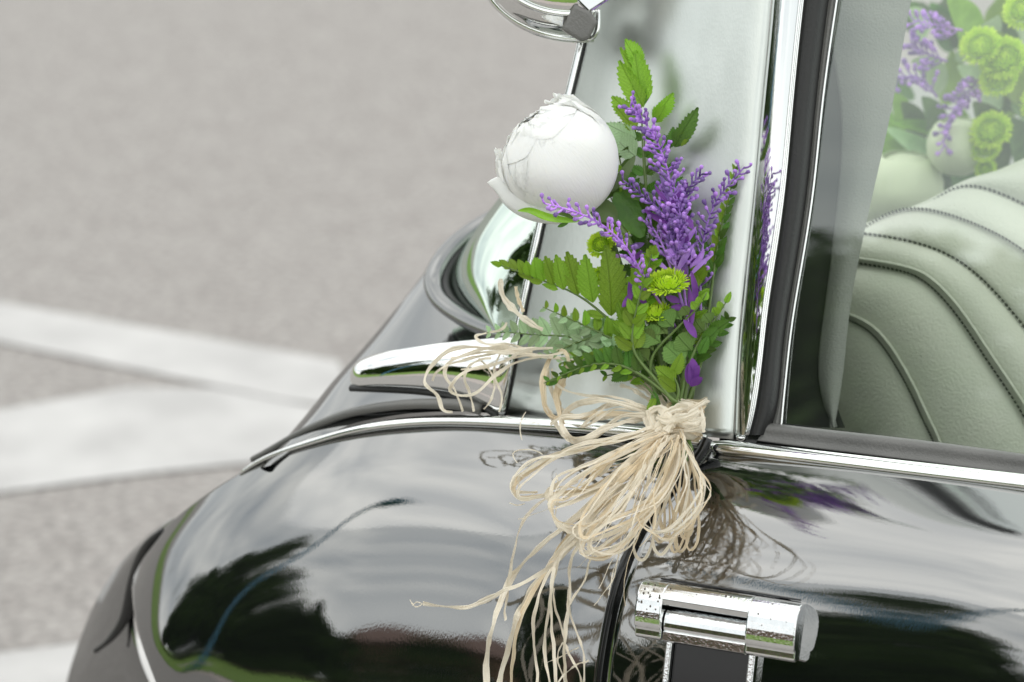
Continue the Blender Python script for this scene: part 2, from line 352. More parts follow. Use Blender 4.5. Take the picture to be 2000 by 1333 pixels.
# black end plug at the door shut
put('trim_end_plug', sweep('trim_end_plug', [hit(1382, 856, -.012), hit(1372, 878, -.016), hit(1352, 905, -.022), hit(1330, 935, -.030)], .0042, .0042, seg=10, n=14), blackgloss, car)
put('door_shut_seal', sweep('door_shut_seal', [GD[i][-1]+Vector((-.0035, -.001, 0)) for i in range(6, NV, 3)], .0042, .0042, seg=8, n=50), blackgloss, car)

# rear deck: rails from the belt up and over to the far edge
D0 = [(880, 480), (846, 512), (820, 545), (760, 620), (700, 690), (650, 745), (600, 800), (550, 850), (506, 893)]
D2 = [(985, 812), (940, 806), (900, 804), (800, 808), (740, 817), (690, 828), (640, 842), (590, 860), (545, 882), (505, 903)]
yD2 = [.012, .012, .013, .016, .020, .023, .028, .033, .038, .044]
yD0 = [a+(p[1]-q[1])*.000396/.36*f_+.01 for a, p, q, f_ in zip(yD2, D2, D0, (.92, .92, .92, .94, .96, 1.0, 1.1, 1.3, 1.6, 2.2))]
def mid(a, b, k, bul): return [hit(p[0]*(1-k)+q[0]*k, p[1]*(1-k)+q[1]*k, ya*(1-k)+yb*k+bul) for p, q, ya, yb in zip(D2, D0, yD2, yD0)]
r_sk = [hit(a, b, y)+Vector((-.03, .05, -.10)) for (a, b), y in zip(D0, yD0)]
deck_rows = [mid(D2, D0, 0, 0), mid(D2, D0, .3, -.008), mid(D2, D0, .62, -.008), mid(D2, D0, .9, 0), mid(D2, D0, 1, .015)]
for r_ in deck_rows:
    for i in range(6, len(r_)): r_[i].z -= .0035*(i-5)
DK = surf(deck_rows, 90, 40)
last = DK[-1]; DK += [[p+Vector((-.003, .012, -.012)) for p in last], [p+Vector((-.01, .03, -.05)) for p in last], [p+Vector((-.04, .25, -.18)) for p in last], [p+Vector((-.2, .8, -.45)) for p in last]]
put('rear_deck', gridmesh('rear_deck', DK, True), paint, car)
strip('deck_drip_seal', [(940, 800), (900, 791), (850, 789), (800, 790), (700, 803), (640, 822), (580, 850), (530, 878), (495, 897)], [.012, .012, .014, .018, .03, .04, .055, .068, .08], .006, .0046, rubber_grey, taper=lambda s: 1-.4*s)
# tail: lower left, behind the dark shut line
T0 = [(335, 1012), (300, 1036), (270, 1063), (232, 1104), (196, 1158), (168, 1218), (142, 1290), (128, 1345), (118, 1450)]
T1 = [(352, 1016), (326, 1040), (302, 1066), (282, 1110), (268, 1160), (262, 1215), (275, 1290), (300, 1350), (345, 1460)]
yT0 = [.09, .105, .12, .15, .175, .195, .21, .215, .22]; yT1 = [.075, .082, .090, .098, .10, .095, .08, .07, .06]
rowsT = []
for k, b in ((0, .008), (.12, -.002), (.45, -.012), (.8, -.008), (1, .008)):
    rowsT.append([hit(p[0]*(1-k)+q[0]*k, p[1]*(1-k)+q[1]*k, ya*(1-k)+yb*k+b) for p, q, ya, yb in zip(T1, T0, yT1, yT0)])
put('tail_panel', gridmesh('tail_panel', surf(rowsT, 60, 30), True), paint, car)
strip('tail_shut_line', [(318, 1036), (290, 1063), (268, 1110), (256, 1160), (248, 1195), (236, 1222), (212, 1252), (186, 1272)], [.074, .080, .092, .098, .10, .10, .10, .105], .0045, .0045, rubber, taper=lambda s: .5+.8*math.sin(math.pi*min(1, s*1.1)))
# inner filler so nothing is see-through behind the side
mb = MB(); mb.box((-.12, .10, .2), (1.2, .16, .80)); put('inner_body', mb.build('inner_body', False), dark_int, car)

# pillar panel
LE = [(1200, -140), (1165, -20), (1142, 85), (1113, 205), (1088, 320), (1062, 440), (1036, 560), (1012, 680), (986, 812)]
RE = [(1520, -140), (1508, -20), (1499, 90), (1488, 200), (1478, 320), (1466, 440), (1453, 560), (1442, 690), (1433, 859)]
rows = []
for k in (0, .04, .12, .3, .55, .8, .97, 1):
    inw = .028*(1-k)**2.5 + (.003 if k == 1 else 0)
    r_ = []
    for a, b in zip(LE, RE):
        r_.append(on_pillar(a[0]*(1-k)+b[0]*k, a[1]*(1-k)+b[1]*k, -inw + .004*math.sin(math.pi*k)))
    rows.append(r_)
PP = surf(rows, 60, 60)
solid(put('rear_pillar_panel', gridmesh('rear_pillar_panel', PP), brushed, car), .002, -1)
# polished bar along the rear edge of the pillar
put('pillar_edge_bar', sweep('pillar_edge_bar', [on_pillar(a-7, b, -.029) for a, b in LE], .0038, .0026, seg=8, n=50, upv=PN), polished, car)
put('pillar_edge_line', sweep('pillar_edge_line', [on_pillar(a, b, -.027) for a, b in LE], .0012, .0012, seg=6, n=50, upv=PN), rubber, car)
# window frame members ahead of the pillar
def column(name, xs, off, m, rad=None, shape=None, ys=(-140, 0, 200, 400, 600, 800, 855)):
    path = [on_pillar(x, y, off) for x, y in zip(xs, ys)]
    return path
def band(name, xa, xb, offa, offb, m, ys, bulge=0, nn=9, parent=None):
    rows = []
    for k in range(nn):
        u = k/(nn-1); o = offa+(offb-offa)*u + bulge*math.sin(math.pi*u)
        rows.append([on_pillar(a*(1-u)+b*u, y, o) for a, b, y in zip(xa, xb, ys)])
    G = [cspline(r, 50) for r in rows]
    return put(name, gridmesh(name, G), m, parent or car)
ys = (-140, 0, 200, 400, 600, 700, 800, 850)
pr = [1522, 1508, 1489, 1470, 1450, 1441, 1436, 1434]
cr_ = [1578, 1561, 1541, 1520, 1490, 1480, 1465, 1456]
rb0 = [1588, 1571, 1550, 1531, 1502, 1490, 1476, 1462]
rb1 = [1640, 1619, 1594, 1573, 1541, 1528, 1517, 1500]
gl0 = [1655, 1634, 1606, 1584, 1551, 1538, 1528, 1524]
band('pillar_chrome_flange', pr, cr_, -.0040, .0040, polished, ys, .0012)
for k in range(3):
    xs = [a+(b-a)*(k+.2)/3 for a, b in zip(cr_, rb0)]
    put('frame_rib', sweep('frame_rib', [on_pillar(x, y, .0045-.0015*k) for x, y in zip(xs, ys)], .0011, .0013, seg=6, n=40, upv=PN), chrome, car)
band('frame_rib_base', cr_, rb0, .004, .000, rubber_grey, ys)
band('window_seal', rb0, rb1, -.001, -.012, rubber, ys, .008)
band('window_inner_bead', rb1, gl0, -.013, -.016, rubber_grey, ys, .003)
put('glass_edge', sweep('glass_edge', [on_pillar(x, y, -.013) for x, y in zip(gl0, ys)], .001, .001, seg=6, n=40, upv=PN), polished, car)
fo_ = [(1405, 846), (1440, 846), (1510, 846), (1512, 892), (1440, 884), (1405, 878)]
mb = MB(); va = [on_pillar(a, b, -.010) for a, b in fo_]; vb = [on_pillar(a, b, -.045) for a, b in fo_]
mb.add(va+vb, [tuple(range(6)), tuple(range(11, 5, -1))]+[(i, i+6, (i+1) % 6+6, (i+1) % 6) for i in range(6)])
bevel(put('frame_foot', mb.build('frame_foot', False), blackgloss, car), .002)
put('frame_screw', lathe0('frame_screw', on_pillar(1447, 855, -.008)), chrome, car)
# waist seal
WT = [(1502, 826), (1560, 833), (1640, 842), (1800, 860), (2000, 887), (2500, 955)]
WB = [(1478, 862), (1560, 873), (1640, 883), (1800, 903), (2000, 929), (2500, 993)]
rows = []
for k, off in ((0, -.014), (.08, -.007), (.3, -.004), (.7, -.004), (.95, -.002), (1, -.006)):
    rows.append([on_pillar(a[0]*(1-k)+b[0]*k, a[1]*(1-k)+b[1]*k, off) for a, b in zip(WT, WB)])
put('waist_seal', gridmesh('waist_seal', surf(rows, 40, 20)), rubber_grey, car)
TRM = [hit(a, b, y) for a, b, y in ((1472, 877, -.001), (1500, 881, -.006), (1640, 900, -.022), (1800, 917, -.044), (2000, 939, -.070), (2500, 1000, -.138))]
WBp = [on_pillar(a, b, -.006) for a, b in WB]
rows = [[a*(1-u)+b*u for a, b in zip(WBp, TRM)] for u in (0, .5, 1)]
put('door_ledge', gridmesh('door_ledge', surf(rows, 30, 6)), paint, car)
# side glass (a slightly curved pane)
rows = []
for yy in (-260, 0, 300, 600, 900, 1050):
    rows.append([on_pillar(x, yy, -.018-.010*((yy-450)/700)**2) for x in (1510, 1700, 1900, 2200, 2600)])
gw = put('side_window', gridmesh('side_window', surf(rows, 30, 40)), win, car)

# rear window corner
lipc = [(1085, 360), (1030, 383), (985, 412), (930, 445), (885, 480), (856, 518), (846, 548), (856, 582), (890, 612), (935, 636), (985, 656), (1010, 668)]
yl = [.36, .34, .31, .28, .25, .22, .2, .175, .15, .125, .10, .09]
put('rear_window_lip', sweep('rear_window_lip', [hit(a, b, y) for (a, b), y in zip(lipc, yl)], .0085, .007, seg=14, n=60), paint, car)
gas = [(a+18+.02*(b-350), b+6, y+.008) for (a, b), y in zip(lipc, yl)]
put('rear_window_gasket', sweep('rear_window_gasket', [hit(a, b-2, y) for a, b, y in gas], .0055, .006, seg=12, n=60), rubber, car)
G0 = [hit(a+8, b, y+.012) for a, b, y in gas]
G1 = [on_pillar(x, y, -.06) for x, y in ((1120, 180), (1110, 215), (1098, 270), (1082, 340), (1070, 400), (1058, 452), (1045, 510), (1032, 570), (1022, 620), (1012, 660), (1003, 700), (998, 730))]
rows = [[a*(1-k)+b*k + Vector((-.012, -.01, .012))*math.sin(math.pi*k) for a, b in zip(G0, G1)] for k in (0, .2, .45, .7, 1)]
put('rear_window', gridmesh('rear_window', surf(rows, 50, 30), True), rwin, car)
put('rear_inner_trim', gridmesh('rear_inner_trim', [[p+Vector((.03, .07, -.01))*q+Vector((0, .02, 0)) for p in surf(rows, 50, 30)[i]] for i, q in ((0, 1), (10, .9), (20, .8), (29, .6))]), leather, car)
put('parcel_ledge', gridmesh('parcel_ledge', [[hit(780+i*60, 560, .5+j*.1)+Vector((0, 0, -.06)) for i in range(6)] for j in range(3)]), dark_int, car)

# chrome spear at the pillar foot
tp = [(684, 728), (692, 712), (720, 696), (780, 683), (860, 671), (940, 663), (1000, 660), (1012, 664)]
bt = [(684, 746), (690, 756), (720, 757), (780, 758), (860, 766), (920, 782), (968, 806), (985, 812)]
rows = []
yb = [.060, .056, .050, .040, .030, .022, .018, .022]
for k in range(13):
    u = k/12; b_ = -.010 + .016*(1-u)**3.0 + .010*(1-u)**12 + (.004 if k == 12 else 0)
    rows.append([hit(p[0]*(1-u)+q[0]*u, p[1]*(1-u)+q[1]*u, y + b_*(.25+.75*min(1, i/2.))) for i, (p, q, y) in enumerate(zip(tp, bt, yb))])
put('chrome_spear', gridmesh('chrome_spear', surf(rows, 60, 30)), chrome, car)
strip('spear_base_seal', [(686, 758), (760, 761), (840, 767), (900, 779), (945, 795), (972, 812)], [.05, .042, .03, .022, .016, .014], .004, .003, rubber)

# turn indicator (trumpet) at the top of the pillar
tic = on_pillar(1085, -30, .03)
ax = (rt*-.55+up*.62-fw*.45).normalized()
prof = [(.0, .012), (.012, .020), (.03, .029), (.05, .038), (.068, .047), (.078, .056), (.083, .066), (.086, .071)]
def lathe(name, prof, origin, axis, seg=48, sq=1.0):
    z = axis.normalized(); x = z.cross(Vector((0, 0, 1))).normalized(); y = z.cross(x); v = []; f = []
    for (h, r_) in prof:
        for a in range(seg):
            t = 2*math.pi*a/seg; v.append(origin+z*h+x*(math.cos(t)*r_)+y*(math.sin(t)*r_*sq))
    for i in range(len(prof)-1):
        for a in range(seg): b = (a+1) % seg; f.append((i*seg+a, i*seg+b, (i+1)*seg+b, (i+1)*seg+a))
    return mesh(name, v, f)
# visible is the lower half of a deep chrome bowl with a rolled rim
bc = on_pillar(1136, -60, .02); X = (rt*.98+up*.17).normalized(); Zu = (up*.98-rt*.17).normalized(); X = rt.copy(); Zu = up.copy()
v = []; f = []; na, nb = 50, 24; T0_, T1_ = R(88), R(277)
for i in range(nb):
    ph = math.pi/2*(i/(nb-1))
    for a in range(na):
        t = T0_+(T1_-T0_)*a/(na-1); rr = math.cos(ph)**.7
        v.append(bc + X*(.079*rr*math.cos(t))+Zu*(.055*rr*math.sin(t)) + PN*(.036*math.sin(ph)))
for i in range(nb-1):
    for a in range(na-1): b = a+1; f.append((i*na+a, i*na+b, (i+1)*na+b, (i+1)*na+a))
ind = put('turn_indicator', mesh('turn_indicator', v, f), chrome, car)
def rimpath(o, ra, rb): return [bc+PN*o+X*(ra*math.cos(t))+Zu*(rb*math.sin(t)) for t in [T0_+(T1_-T0_)*k/40 for k in range(41)]]
put('indicator_rim', sweep('indicator_rim', rimpath(0, .0795, .0555), .0036, .0036, seg=8, upv=PN), chrome, ind)
put('indicator_seal', sweep('indicator_seal', rimpath(.007, .075, .0515), .0016, .0016, seg=6, upv=PN), rubber, ind)
put('indicator_ridge', sweep('indicator_ridge', rimpath(.03, .060, .040), .0022, .0022, seg=6, upv=PN), chrome, ind)
q = [(1122, 8), (1152, 22), (1168, 42), (1150, 78), (1134, 82), (1096, 58)]
mb = MB(); va = [on_pillar(a, b, .055) for a, b in q]; vb = [on_pillar(a, b, .012) for a, b in q]; n_ = len(q)
mb.add(va+vb, [tuple(range(n_)), tuple(range(2*n_-1, n_-1, -1))]+[(i, i+n_, (i+1) % n_+n_, (i+1) % n_) for i in range(n_)])
bevel(put('indicator_bracket', mb.build('indicator_bracket', False), rubber_grey, ind), .003)
put('indicator_clip', sweep('indicator_clip', [on_pillar(a, b, .02) for a, b in ((1168, 20), (1168, 52), (1160, 72), (1148, 76), (1142, 62), (1150, 40), (1160, 20))], .002, seg=8, n=30, upv=PN), chrome, ind)
mb = MB(); q = [(1126, -120), (1240, -120), (1196, -4), (1150, 26), (1126, 2)]
va = [on_pillar(a, b, .054) for a, b in q]; vb = [on_pillar(a, b, .045) for a, b in q]; n_ = len(q)
mb.add(va+vb, [tuple(range(n_)), tuple(range(2*n_-1, n_-1, -1))]+[(i, i+n_, (i+1) % n_+n_, (i+1) % n_) for i in range(n_)])
bevel(put('indicator_cover', mb.build('indicator_cover', False), polished, ind), .002)

# door handle
ho = hit(1418, 1214, -.125); hx = (hit(1575, 1240, -.130)-hit(1262, 1190, -.108)).normalized()
hy = Vector((0, -.94, .34)); hy = (hy-hx*hy.dot(hx)).normalized(); hz = hx.cross(hy)*-1
if hz.z < 0: hz = -hz
HM = Matrix((hx, hy, hz)).transposed().to_4x4(); HM.translation = ho
def hbox(name, a, b, m, bw, parent, seg=4):
    mb = MB(); mb.box(a, b, HM); return bevel(put(name, mb.build(name, False), m, parent), bw, seg)
def hprof(name, prof, x0, x1, m, parent, bw=.002, ends=None):
    mb = MB(); n_ = len(prof); v = [HM @ Vector((x, y, z)) for x in (x0, x1) for (y, z) in prof]
    mb.add(v, [tuple(range(n_)), tuple(range(2*n_-1, n_-1, -1))]+[(i, i+n_, (i+1) % n_+n_, (i+1) % n_) for i in range(n_)])
    o = put(name, mb.build(name, False), m, parent); bevel(o, bw, 3); return o
handle = hbox('door_handle', (-.064, -.030, -.021), (.066, .003, .0225), rubber, .003, car)
# rounded housing profile (y out, z up)
def arc(a0, a1, cy, cz, ry, rz, n=10): return [(cy+ry*max(0, math.cos(R(a0+(a1-a0)*i/(n-1))))**.62, cz+rz*math.copysign(abs(math.sin(R(a0+(a1-a0)*i/(n-1))))**.8, math.sin(R(a0+(a1-a0)*i/(n-1))))) for i in range(n)]
hp = [(.0, -.018), (.0, .0235)]+arc(88, -28, .004, .0015, .0205, .0225, 14)+[(.0215, -.0118), (.0205, -.0125), (.0200, -.0185), (.017, -.0205)]
hprof('housing_end', hp, -.0655, -.0437, chrome_worn, handle, .0022)
hprof('housing_end', hp, .0257, .0655, chrome_worn, handle, .0022)
ht = [(.0, .006), (.0, .0235)]+arc(88, 22, .004, .0015, .0205, .0225, 10)+[(.0215, .0075)]
hprof('housing_top', ht, -.0440, .0260, chrome_worn, handle, .0006)
hg = [(.0, -.018), (.0, .0045)]+arc(85, -25, .002, -.006, .0165, .0115, 10)+[(.0168, -.0118), (.0185, -.0130), (.0182, -.0195), (.015, -.021)]
hprof('pull_flap', hg, -.0428, .0246, chrome_worn, handle, .0010)
0 and hprof('end_cap', [(y*.93-.001, z*.95) for y, z in hp], .0664, .0700, blackgloss, handle, .0015)
hbox('base_gasket', (.040, -.012, -.022), (.0715, .0045, .0245), blackgloss, .003, handle)
hbox('top_gasket', (-.055, -.006, .0245), (.060, .006, .0258), blackgloss, .0007, handle)
hbox('lock_post', (-.0435, .0, -.075), (-.0385, .009, -.0205), chrome_worn, .001, handle)
hbox('lock_post', (.0245, .0, -.075), (.030, .009, -.0205), chrome_worn, .001, handle)
hbox('push_plate', (-.0383, -.002, -.075), (.0243, .004, -.021), blackgloss, .001, handle)
spot = mat('rust_spots', (.10, .085, .07), .8)
mb = MB()
for k in range(44):
    x = random.choice([random.uniform(-.064, -.046), random.uniform(-.064, -.046), random.uniform(.028, .063), random.uniform(-.04, .024)]); ag = R(random.uniform(-12, 62) if x < -.045 or x > .027 else random.uniform(38, 75))
    nrm_ = Vector((0, math.cos(ag), math.sin(ag))); tg = Vector((0, -math.sin(ag), math.cos(ag))); c = Vector((x, .004+.0207*max(0, math.cos(ag))**.62, .0015+.0227*math.copysign(abs(math.sin(ag))**.8, ag)))
    s_ = random.uniform(.00025, .0008)*(1.4 if random.random() < .15 else 1); vv = [HM @ (c+Vector((1, 0, 0))*(s_*math.cos(q)*random.uniform(.7, 1.2))+tg*(s_*1.3*math.sin(q))) for q in (0, .9, 1.8, 2.7, 3.6, 4.5, 5.4)]
    mb.add(vv, [tuple(range(7))])
put('rust_pitting', mb.build('rust_pitting', False), spot, handle)['kind'] = 'stuff'

# ------------------------------------------------------------------ rear seat and cabin
def ih(px, py, y): return hit(px, py, y)
ST = [[(1650, 470), (1700, 437), (1800, 402), (1900, 356), (2000, 310), (2150, 250), (2400, 170)],
      [(1650, 478), (1720, 442), (1800, 411), (1880, 366), (2000, 400), (2120, 470), (2260, 600)],
      [(1640, 490), (1700, 440), (1772, 410), (1855, 421), (1930, 450), (2005, 495), (2160, 640)],
      [(1620, 452), (1680, 457), (1770, 471), (1860, 503), (1930, 557), (2000, 637), (2100, 770), (2200, 950)],
      [(1600, 508), (1670, 515), (1760, 531), (1806, 551), (1865, 611), (1925, 699), (2005, 822), (2070, 960)],
      [(1580, 600), (1657, 626), (1702, 652), (1742, 702), (1780, 770), (1804, 822), (1830, 880), (1850, 980)],
      [(1560, 700), (1600, 730), (1640, 780), (1665, 820), (1690, 860), (1705, 890), (1720, 940), (1730, 1000)]]
SY = [.42, .36, .31, .27, .24, .22, .23]
seat = put('rear_seat', None, None, car)
seat_base_rows = []
def seat_curve(i, n=50):
    return [hit(p.x, p.y, SY[i]-.05*(k/(n-1))) for k, p in enumerate(cspline([Vector((a, b, 0)) for a, b in ST[i]], n))]
SC = [seat_curve(i) for i in range(7)]
for i in range(6):
    A, B = SC[i], SC[i+1]; G = []
    for k in range(15):
        u = k/14; b_ = math.sin(math.pi*u)**.75*(.009 if i not in (3, 4) else .012)
        if i == 0: b_ = .02*math.sin(math.pi*min(1, u*1.0))
        G.append([a*(1-u)+c*u + Vector((.15, -.8, .5))*b_ for a, c in zip(A, B)])
    put('seat_channel', gridmesh('seat_channel', G), leather, seat)
put('seat_cushion', gridmesh('seat_cushion', surf([[SC[i][-1]+Vector((.8*k, .04*k, -.10*k)) for i in range(7)] for k in (0, .4, 1)], 30, 10), True), leather, seat)
def stitches(curve, nst, name='stitching'):
    mb = MB()
    P = cspline([curve[k] for k in range(0, 50, 3)], nst*2)
    for k in range(0, nst*2-1, 2):
        a, b = P[k], P[k+1]; d = (b-a).normalized(); s = d.cross(Vector((0, -1, .3))).normalized()*.0007; o = Vector((0, -.006, .003))
        mb.add([a-s+o, a+s+o, b+s+o, b-s+o, a-s, a+s, b+s, b-s], [(0, 1, 2, 3), (0, 4, 5, 1), (2, 6, 7, 3), (1, 5, 6, 2), (0, 3, 7, 4)])
    o = put(name, mb.build(name, False), thread, seat); o['kind'] = 'stuff'
for i in (1, 2, 3, 4, 5): stitches(SC[i], 75)
for i in (4, 5): put('seat_piping', sweep('seat_piping', [p+Vector((.004, -.004, .006)) for p in SC[i][::3]], .0014, seg=8, n=50), leather, seat)
# seat body below, shelf, trims
put('seat_lower', gridmesh('seat_lower', [[p+Vector((0, .02, -.0)) for p in SC[6]], [p+Vector((.0, .1, -.4)) for p in SC[6]]]), leather, seat)
mb = MB(); sh0 = hit(1690, 470, .50)
mb.box((sh0.x-.35, .45, sh0.z-.06), (sh0.x+1.0, 1.25, sh0.z-.03)); put('parcel_shelf', mb.build('parcel_shelf', False), fabric, car)
ys2 = (-140, 0, 200, 400, 600, 700, 770, 836)
ta = [1600, 1605, 1640, 1634, 1610, 1598, 1603, 1626]; tb = [1815, 1780, 1744, 1700, 1661, 1650, 1641, 1630]
def deep(x, y, o): return on_pillar(x, y, o)
rows = [[deep(a*(1-u)+b*u, y, -.10+.006*math.sin(math.pi*u)) for a, b, y in zip(ta, tb, ys2)] for u in (0, .1, .5, .9, 1)]
solid(put('pillar_inner_trim', gridmesh('pillar_inner_trim', surf(rows, 40, 10)), fabric, car), .004)
rows = [[deep(a, y, -.03-.085*u) for a, y in zip([1600, 1580, 1560, 1545, 1520, 1508, 1505, 1500], ys2)] for u in (0, .5, 1)]
put('pillar_return', gridmesh('pillar_return', surf(rows, 30, 6)), dark_int, car)
rows = [[deep(a*(1-u)+b*u, y, -.108) for a, b, y in zip([1570, 1555, 1540, 1525, 1500, 1490, 1480, 1470], [x+25 for x in ta], ys2)] for u in (0, .5, 1)]
put('pillar_inner_wall', gridmesh('pillar_inner_wall', surf(rows, 30, 6)), dark_int, car)
rows = [[deep(x, 842+(x-1500)*.125+u*30, -.04-.34*u) for x in (1480, 1600, 1750, 1900, 2100, 2500)] for u in (0, .5, 1)]
put('door_card_top', gridmesh('door_card_top', surf(rows, 20, 6)), dark_int, car)

# ------------------------------------------------------------------ foliage meshes
def leaflet_mesh(name, n=8, ser=.16, width=.5, curl=.10, fold=.30, seed=0, rnd_=False):
    rnd = random.Random(seed); v = []; f = []; bend = rnd.uniform(-.06, .06)
    def W(t): return width*.5*(min(1, (t/.20+.15))**.8*(1-max(0, (t-.42)/.58)**1.9) if not rnd_ else max(0, math.sin(math.pi*min(1, t)**1.25))**.75*1.05*(.25+.75*min(1, t/.3)))
    for i in range(n+1):
        t = i/n; z = curl*math.sin(t*2.2)-.3*curl*t*t*2; cx = bend*math.sin(t*3.1)
        v.append((cx, t, z))
        for s in (-1, 1):
            wi = W(t)*(.96 if rnd_ else .87); wo = W(min(1, t+.5/n))*(1.06+rnd.uniform(-.06, .08))
            v.append((cx+s*wi, t+.25/n, z+fold*wi*.55-.012)); v.append((cx+s*wo, min(1.03, t+1.15/n) if i < n else 1.04, z+fold*wo*.8+.010))
    for i in range(n):
        a = i*5; b = a+5
        f += [(a, a+1, b), (a+1, b+1, b), (a+1, a+2, b+1), (a, b, a+3), (a+3, b, b+3), (a+3, b+3, a+4)]
    return mesh(name, v, f, True, [(x[0]/width+.5, x[1]) for x in v])
def vary(m, lo=.68, hi=1.28):
    t = m.node_tree; n = t.nodes; l = t.links; b = n['Principled BSDF']; src = b.inputs['Base Color'].links[0].from_socket
    oi = n.new('ShaderNodeObjectInfo'); mr = n.new('ShaderNodeMapRange'); mr.inputs[3].default_value = lo; mr.inputs[4].default_value = hi
    hs = n.new('ShaderNodeHueSaturation'); l.new(oi.outputs['Random'], mr.inputs[0]); l.new(mr.outputs[0], hs.inputs['Value']); l.new(src, hs.inputs['Color'])
    m2 = n.new('ShaderNodeMapRange'); m2.inputs[3].default_value = .495; m2.inputs[4].default_value = .525; l.new(oi.outputs['Random'], m2.inputs[0]); l.new(m2.outputs[0], hs.inputs['Hue'])
    for x in [x for x in l if x.from_socket == src and x.to_node != hs]: l.new(hs.outputs[0], x.to_socket)
for m_ in (fern_a, fern_b, fern_c, fern_r, leaf_m): vary(m_)
vary(purple, .6, 1.7)
def veins(m):
    t = m.node_tree; n = t.nodes; l = t.links; b = n['Principled BSDF']; src = b.inputs['Base Color'].links[0].from_socket
    uv = n.new('ShaderNodeTexCoord'); sp = n.new('ShaderNodeSeparateXYZ'); l.new(uv.outputs['UV'], sp.inputs[0])
    def M_(op, a, b_=None):
        q = n.new('ShaderNodeMath'); q.operation = op
        for i, x in enumerate((a, b_)):
            if x is None: continue
            if isinstance(x, (int, float)): q.inputs[i].default_value = x
            else: l.new(x, q.inputs[i])
        return q.outputs[0]
    ax_ = M_('ABSOLUTE', M_('SUBTRACT', sp.outputs[0], .5)); ph = M_('MULTIPLY', M_('SUBTRACT', sp.outputs[1], M_('MULTIPLY', ax_, .55)), 6.283*9)
    side = M_('POWER', M_('ADD', M_('MULTIPLY', M_('SINE', ph), .5), .5), 8.0); rib = M_('SUBTRACT', 1.0, M_('MINIMUM', M_('MULTIPLY', ax_, 22.0), 1.0))
    tot = M_('MAXIMUM', M_('MULTIPLY', side, .35), rib); k = M_('SUBTRACT', 1.0, M_('MULTIPLY', tot, .30))
    hs = n.new('ShaderNodeHueSaturation'); l.new(src, hs.inputs['Color']); l.new(k, hs.inputs['Value'])
    for x in [x for x in l if x.from_socket == src and x.to_node != hs]: l.new(hs.outputs[0], x.to_socket)
    bu = n.new('ShaderNodeBump'); bu.inputs['Strength'].default_value = .6; bu.inputs['Distance'].default_value = .001; bu.invert = True
    l.new(tot, bu.inputs['Height']); l.new(b.inputs['Normal'].links[0].from_socket, bu.inputs['Normal']); l.new(bu.outputs[0], b.inputs['Normal'])
for m_ in (fern_a, fern_b, fern_c, fern_r): veins(m_)
LEAF = {}
for key, m_ in (('a', fern_a), ('b', fern_b), ('c', fern_c), ('r', fern_r)):
    L_ = []
    for s in range(3):
        me = leaflet_mesh('leaflet', 10, .16, .42, .10, .12 if key == 'r' else .30, s, key == 'r'); me.materials.append(m_); L_.append(me)
    LEAF[key] = L_
def orient(b, t, wid, nrm, roll=0, zs=None):
    d = t-b; ln = d.length; y = d.normalized(); x = y.cross(nrm).normalized(); z = x.cross(y)
    if roll: q = Matrix.Rotation(roll, 3, y); x = q @ x; z = q @ z
    M = Matrix((x*wid, y*ln, z*(zs or ln))).transposed().to_4x4(); M.translation = b; return M
vw = -fw
def leaflet(parent, b, t, wid, key='a', roll=None, name='leaflet'):
    me = random.choice(LEAF[key]); rl = random.uniform(-.35, .35) if roll is None else roll
    return put(name, me, None, parent, orient(b, t, wid*1.06/.42, vw, rl))

bq = empty('bouquet', body_at(1320, 860, .03), 'hand tied bouquet with one white peony, purple sprays and fern fastened to the car pillar', 'bouquet')
def px2m(p): return p*.000396
def BP(a, b, off): return body_at(a, b, off)
def frond(pts, off0, off1, leaves_, key='a', thick=.0016, auto=None, nm='fern_frond', label=None):
    n_ = len(pts); path = [BP(a, b, off0+(off1-off0)*i/(n_-1)) for i, (a, b) in enumerate(pts)]
    fr = put(nm, sweep(nm, path, thick, seg=6, n=24, upv=vw, taper=lambda s: 1-.75*s), stem_m, bq, label=label)
    cs = cspline([Vector((a, b, 0)) for a, b in pts], 101)
    def at(u): p = cs[int(u*100)]; return p
    for lf in leaves_:
        (bx_, by2), (tx, ty), wpx = lf[:3]; k = lf[3] if len(lf) > 3 else key
        # offset: nearest point of the rachis
        u = min(range(101), key=lambda i: (cs[i].x-bx_)**2+(cs[i].y-by2)**2)/100
        o = off0+(off1-off0)*u
        leaflet(fr, BP(bx_, by2, o), BP(tx, ty, o+random.uniform(-.004, .006)), px2m(wpx), k)
    if auto:
        for (u0, u1, cnt, l0, l1, ang, side, wr, k) in auto:
            for i in range(cnt):
                u = u0+(u1-u0)*i/max(1, cnt-1); p = at(u); p2 = at(min(1, u+.02)); p1 = at(max(0, u-.02)); d = (p2-p1).normalized()
                q = Matrix.Rotation(R(ang)*side, 3, 'Z') @ d; ln = l0+(l1-l0)*i/max(1, cnt-1)
                o = off0+(off1-off0)*u
                leaflet(fr, BP(p.x, p.y, o), BP(p.x+q.x*ln, p.y+q.y*ln, o+random.uniform(-.004, .005)), px2m(ln*wr), k)
    return fr
c2 = lambda x, y: (900+x/3.333, 350+y/3.333)
c1 = lambda x, y: (900+x/3.333, y/3.333)
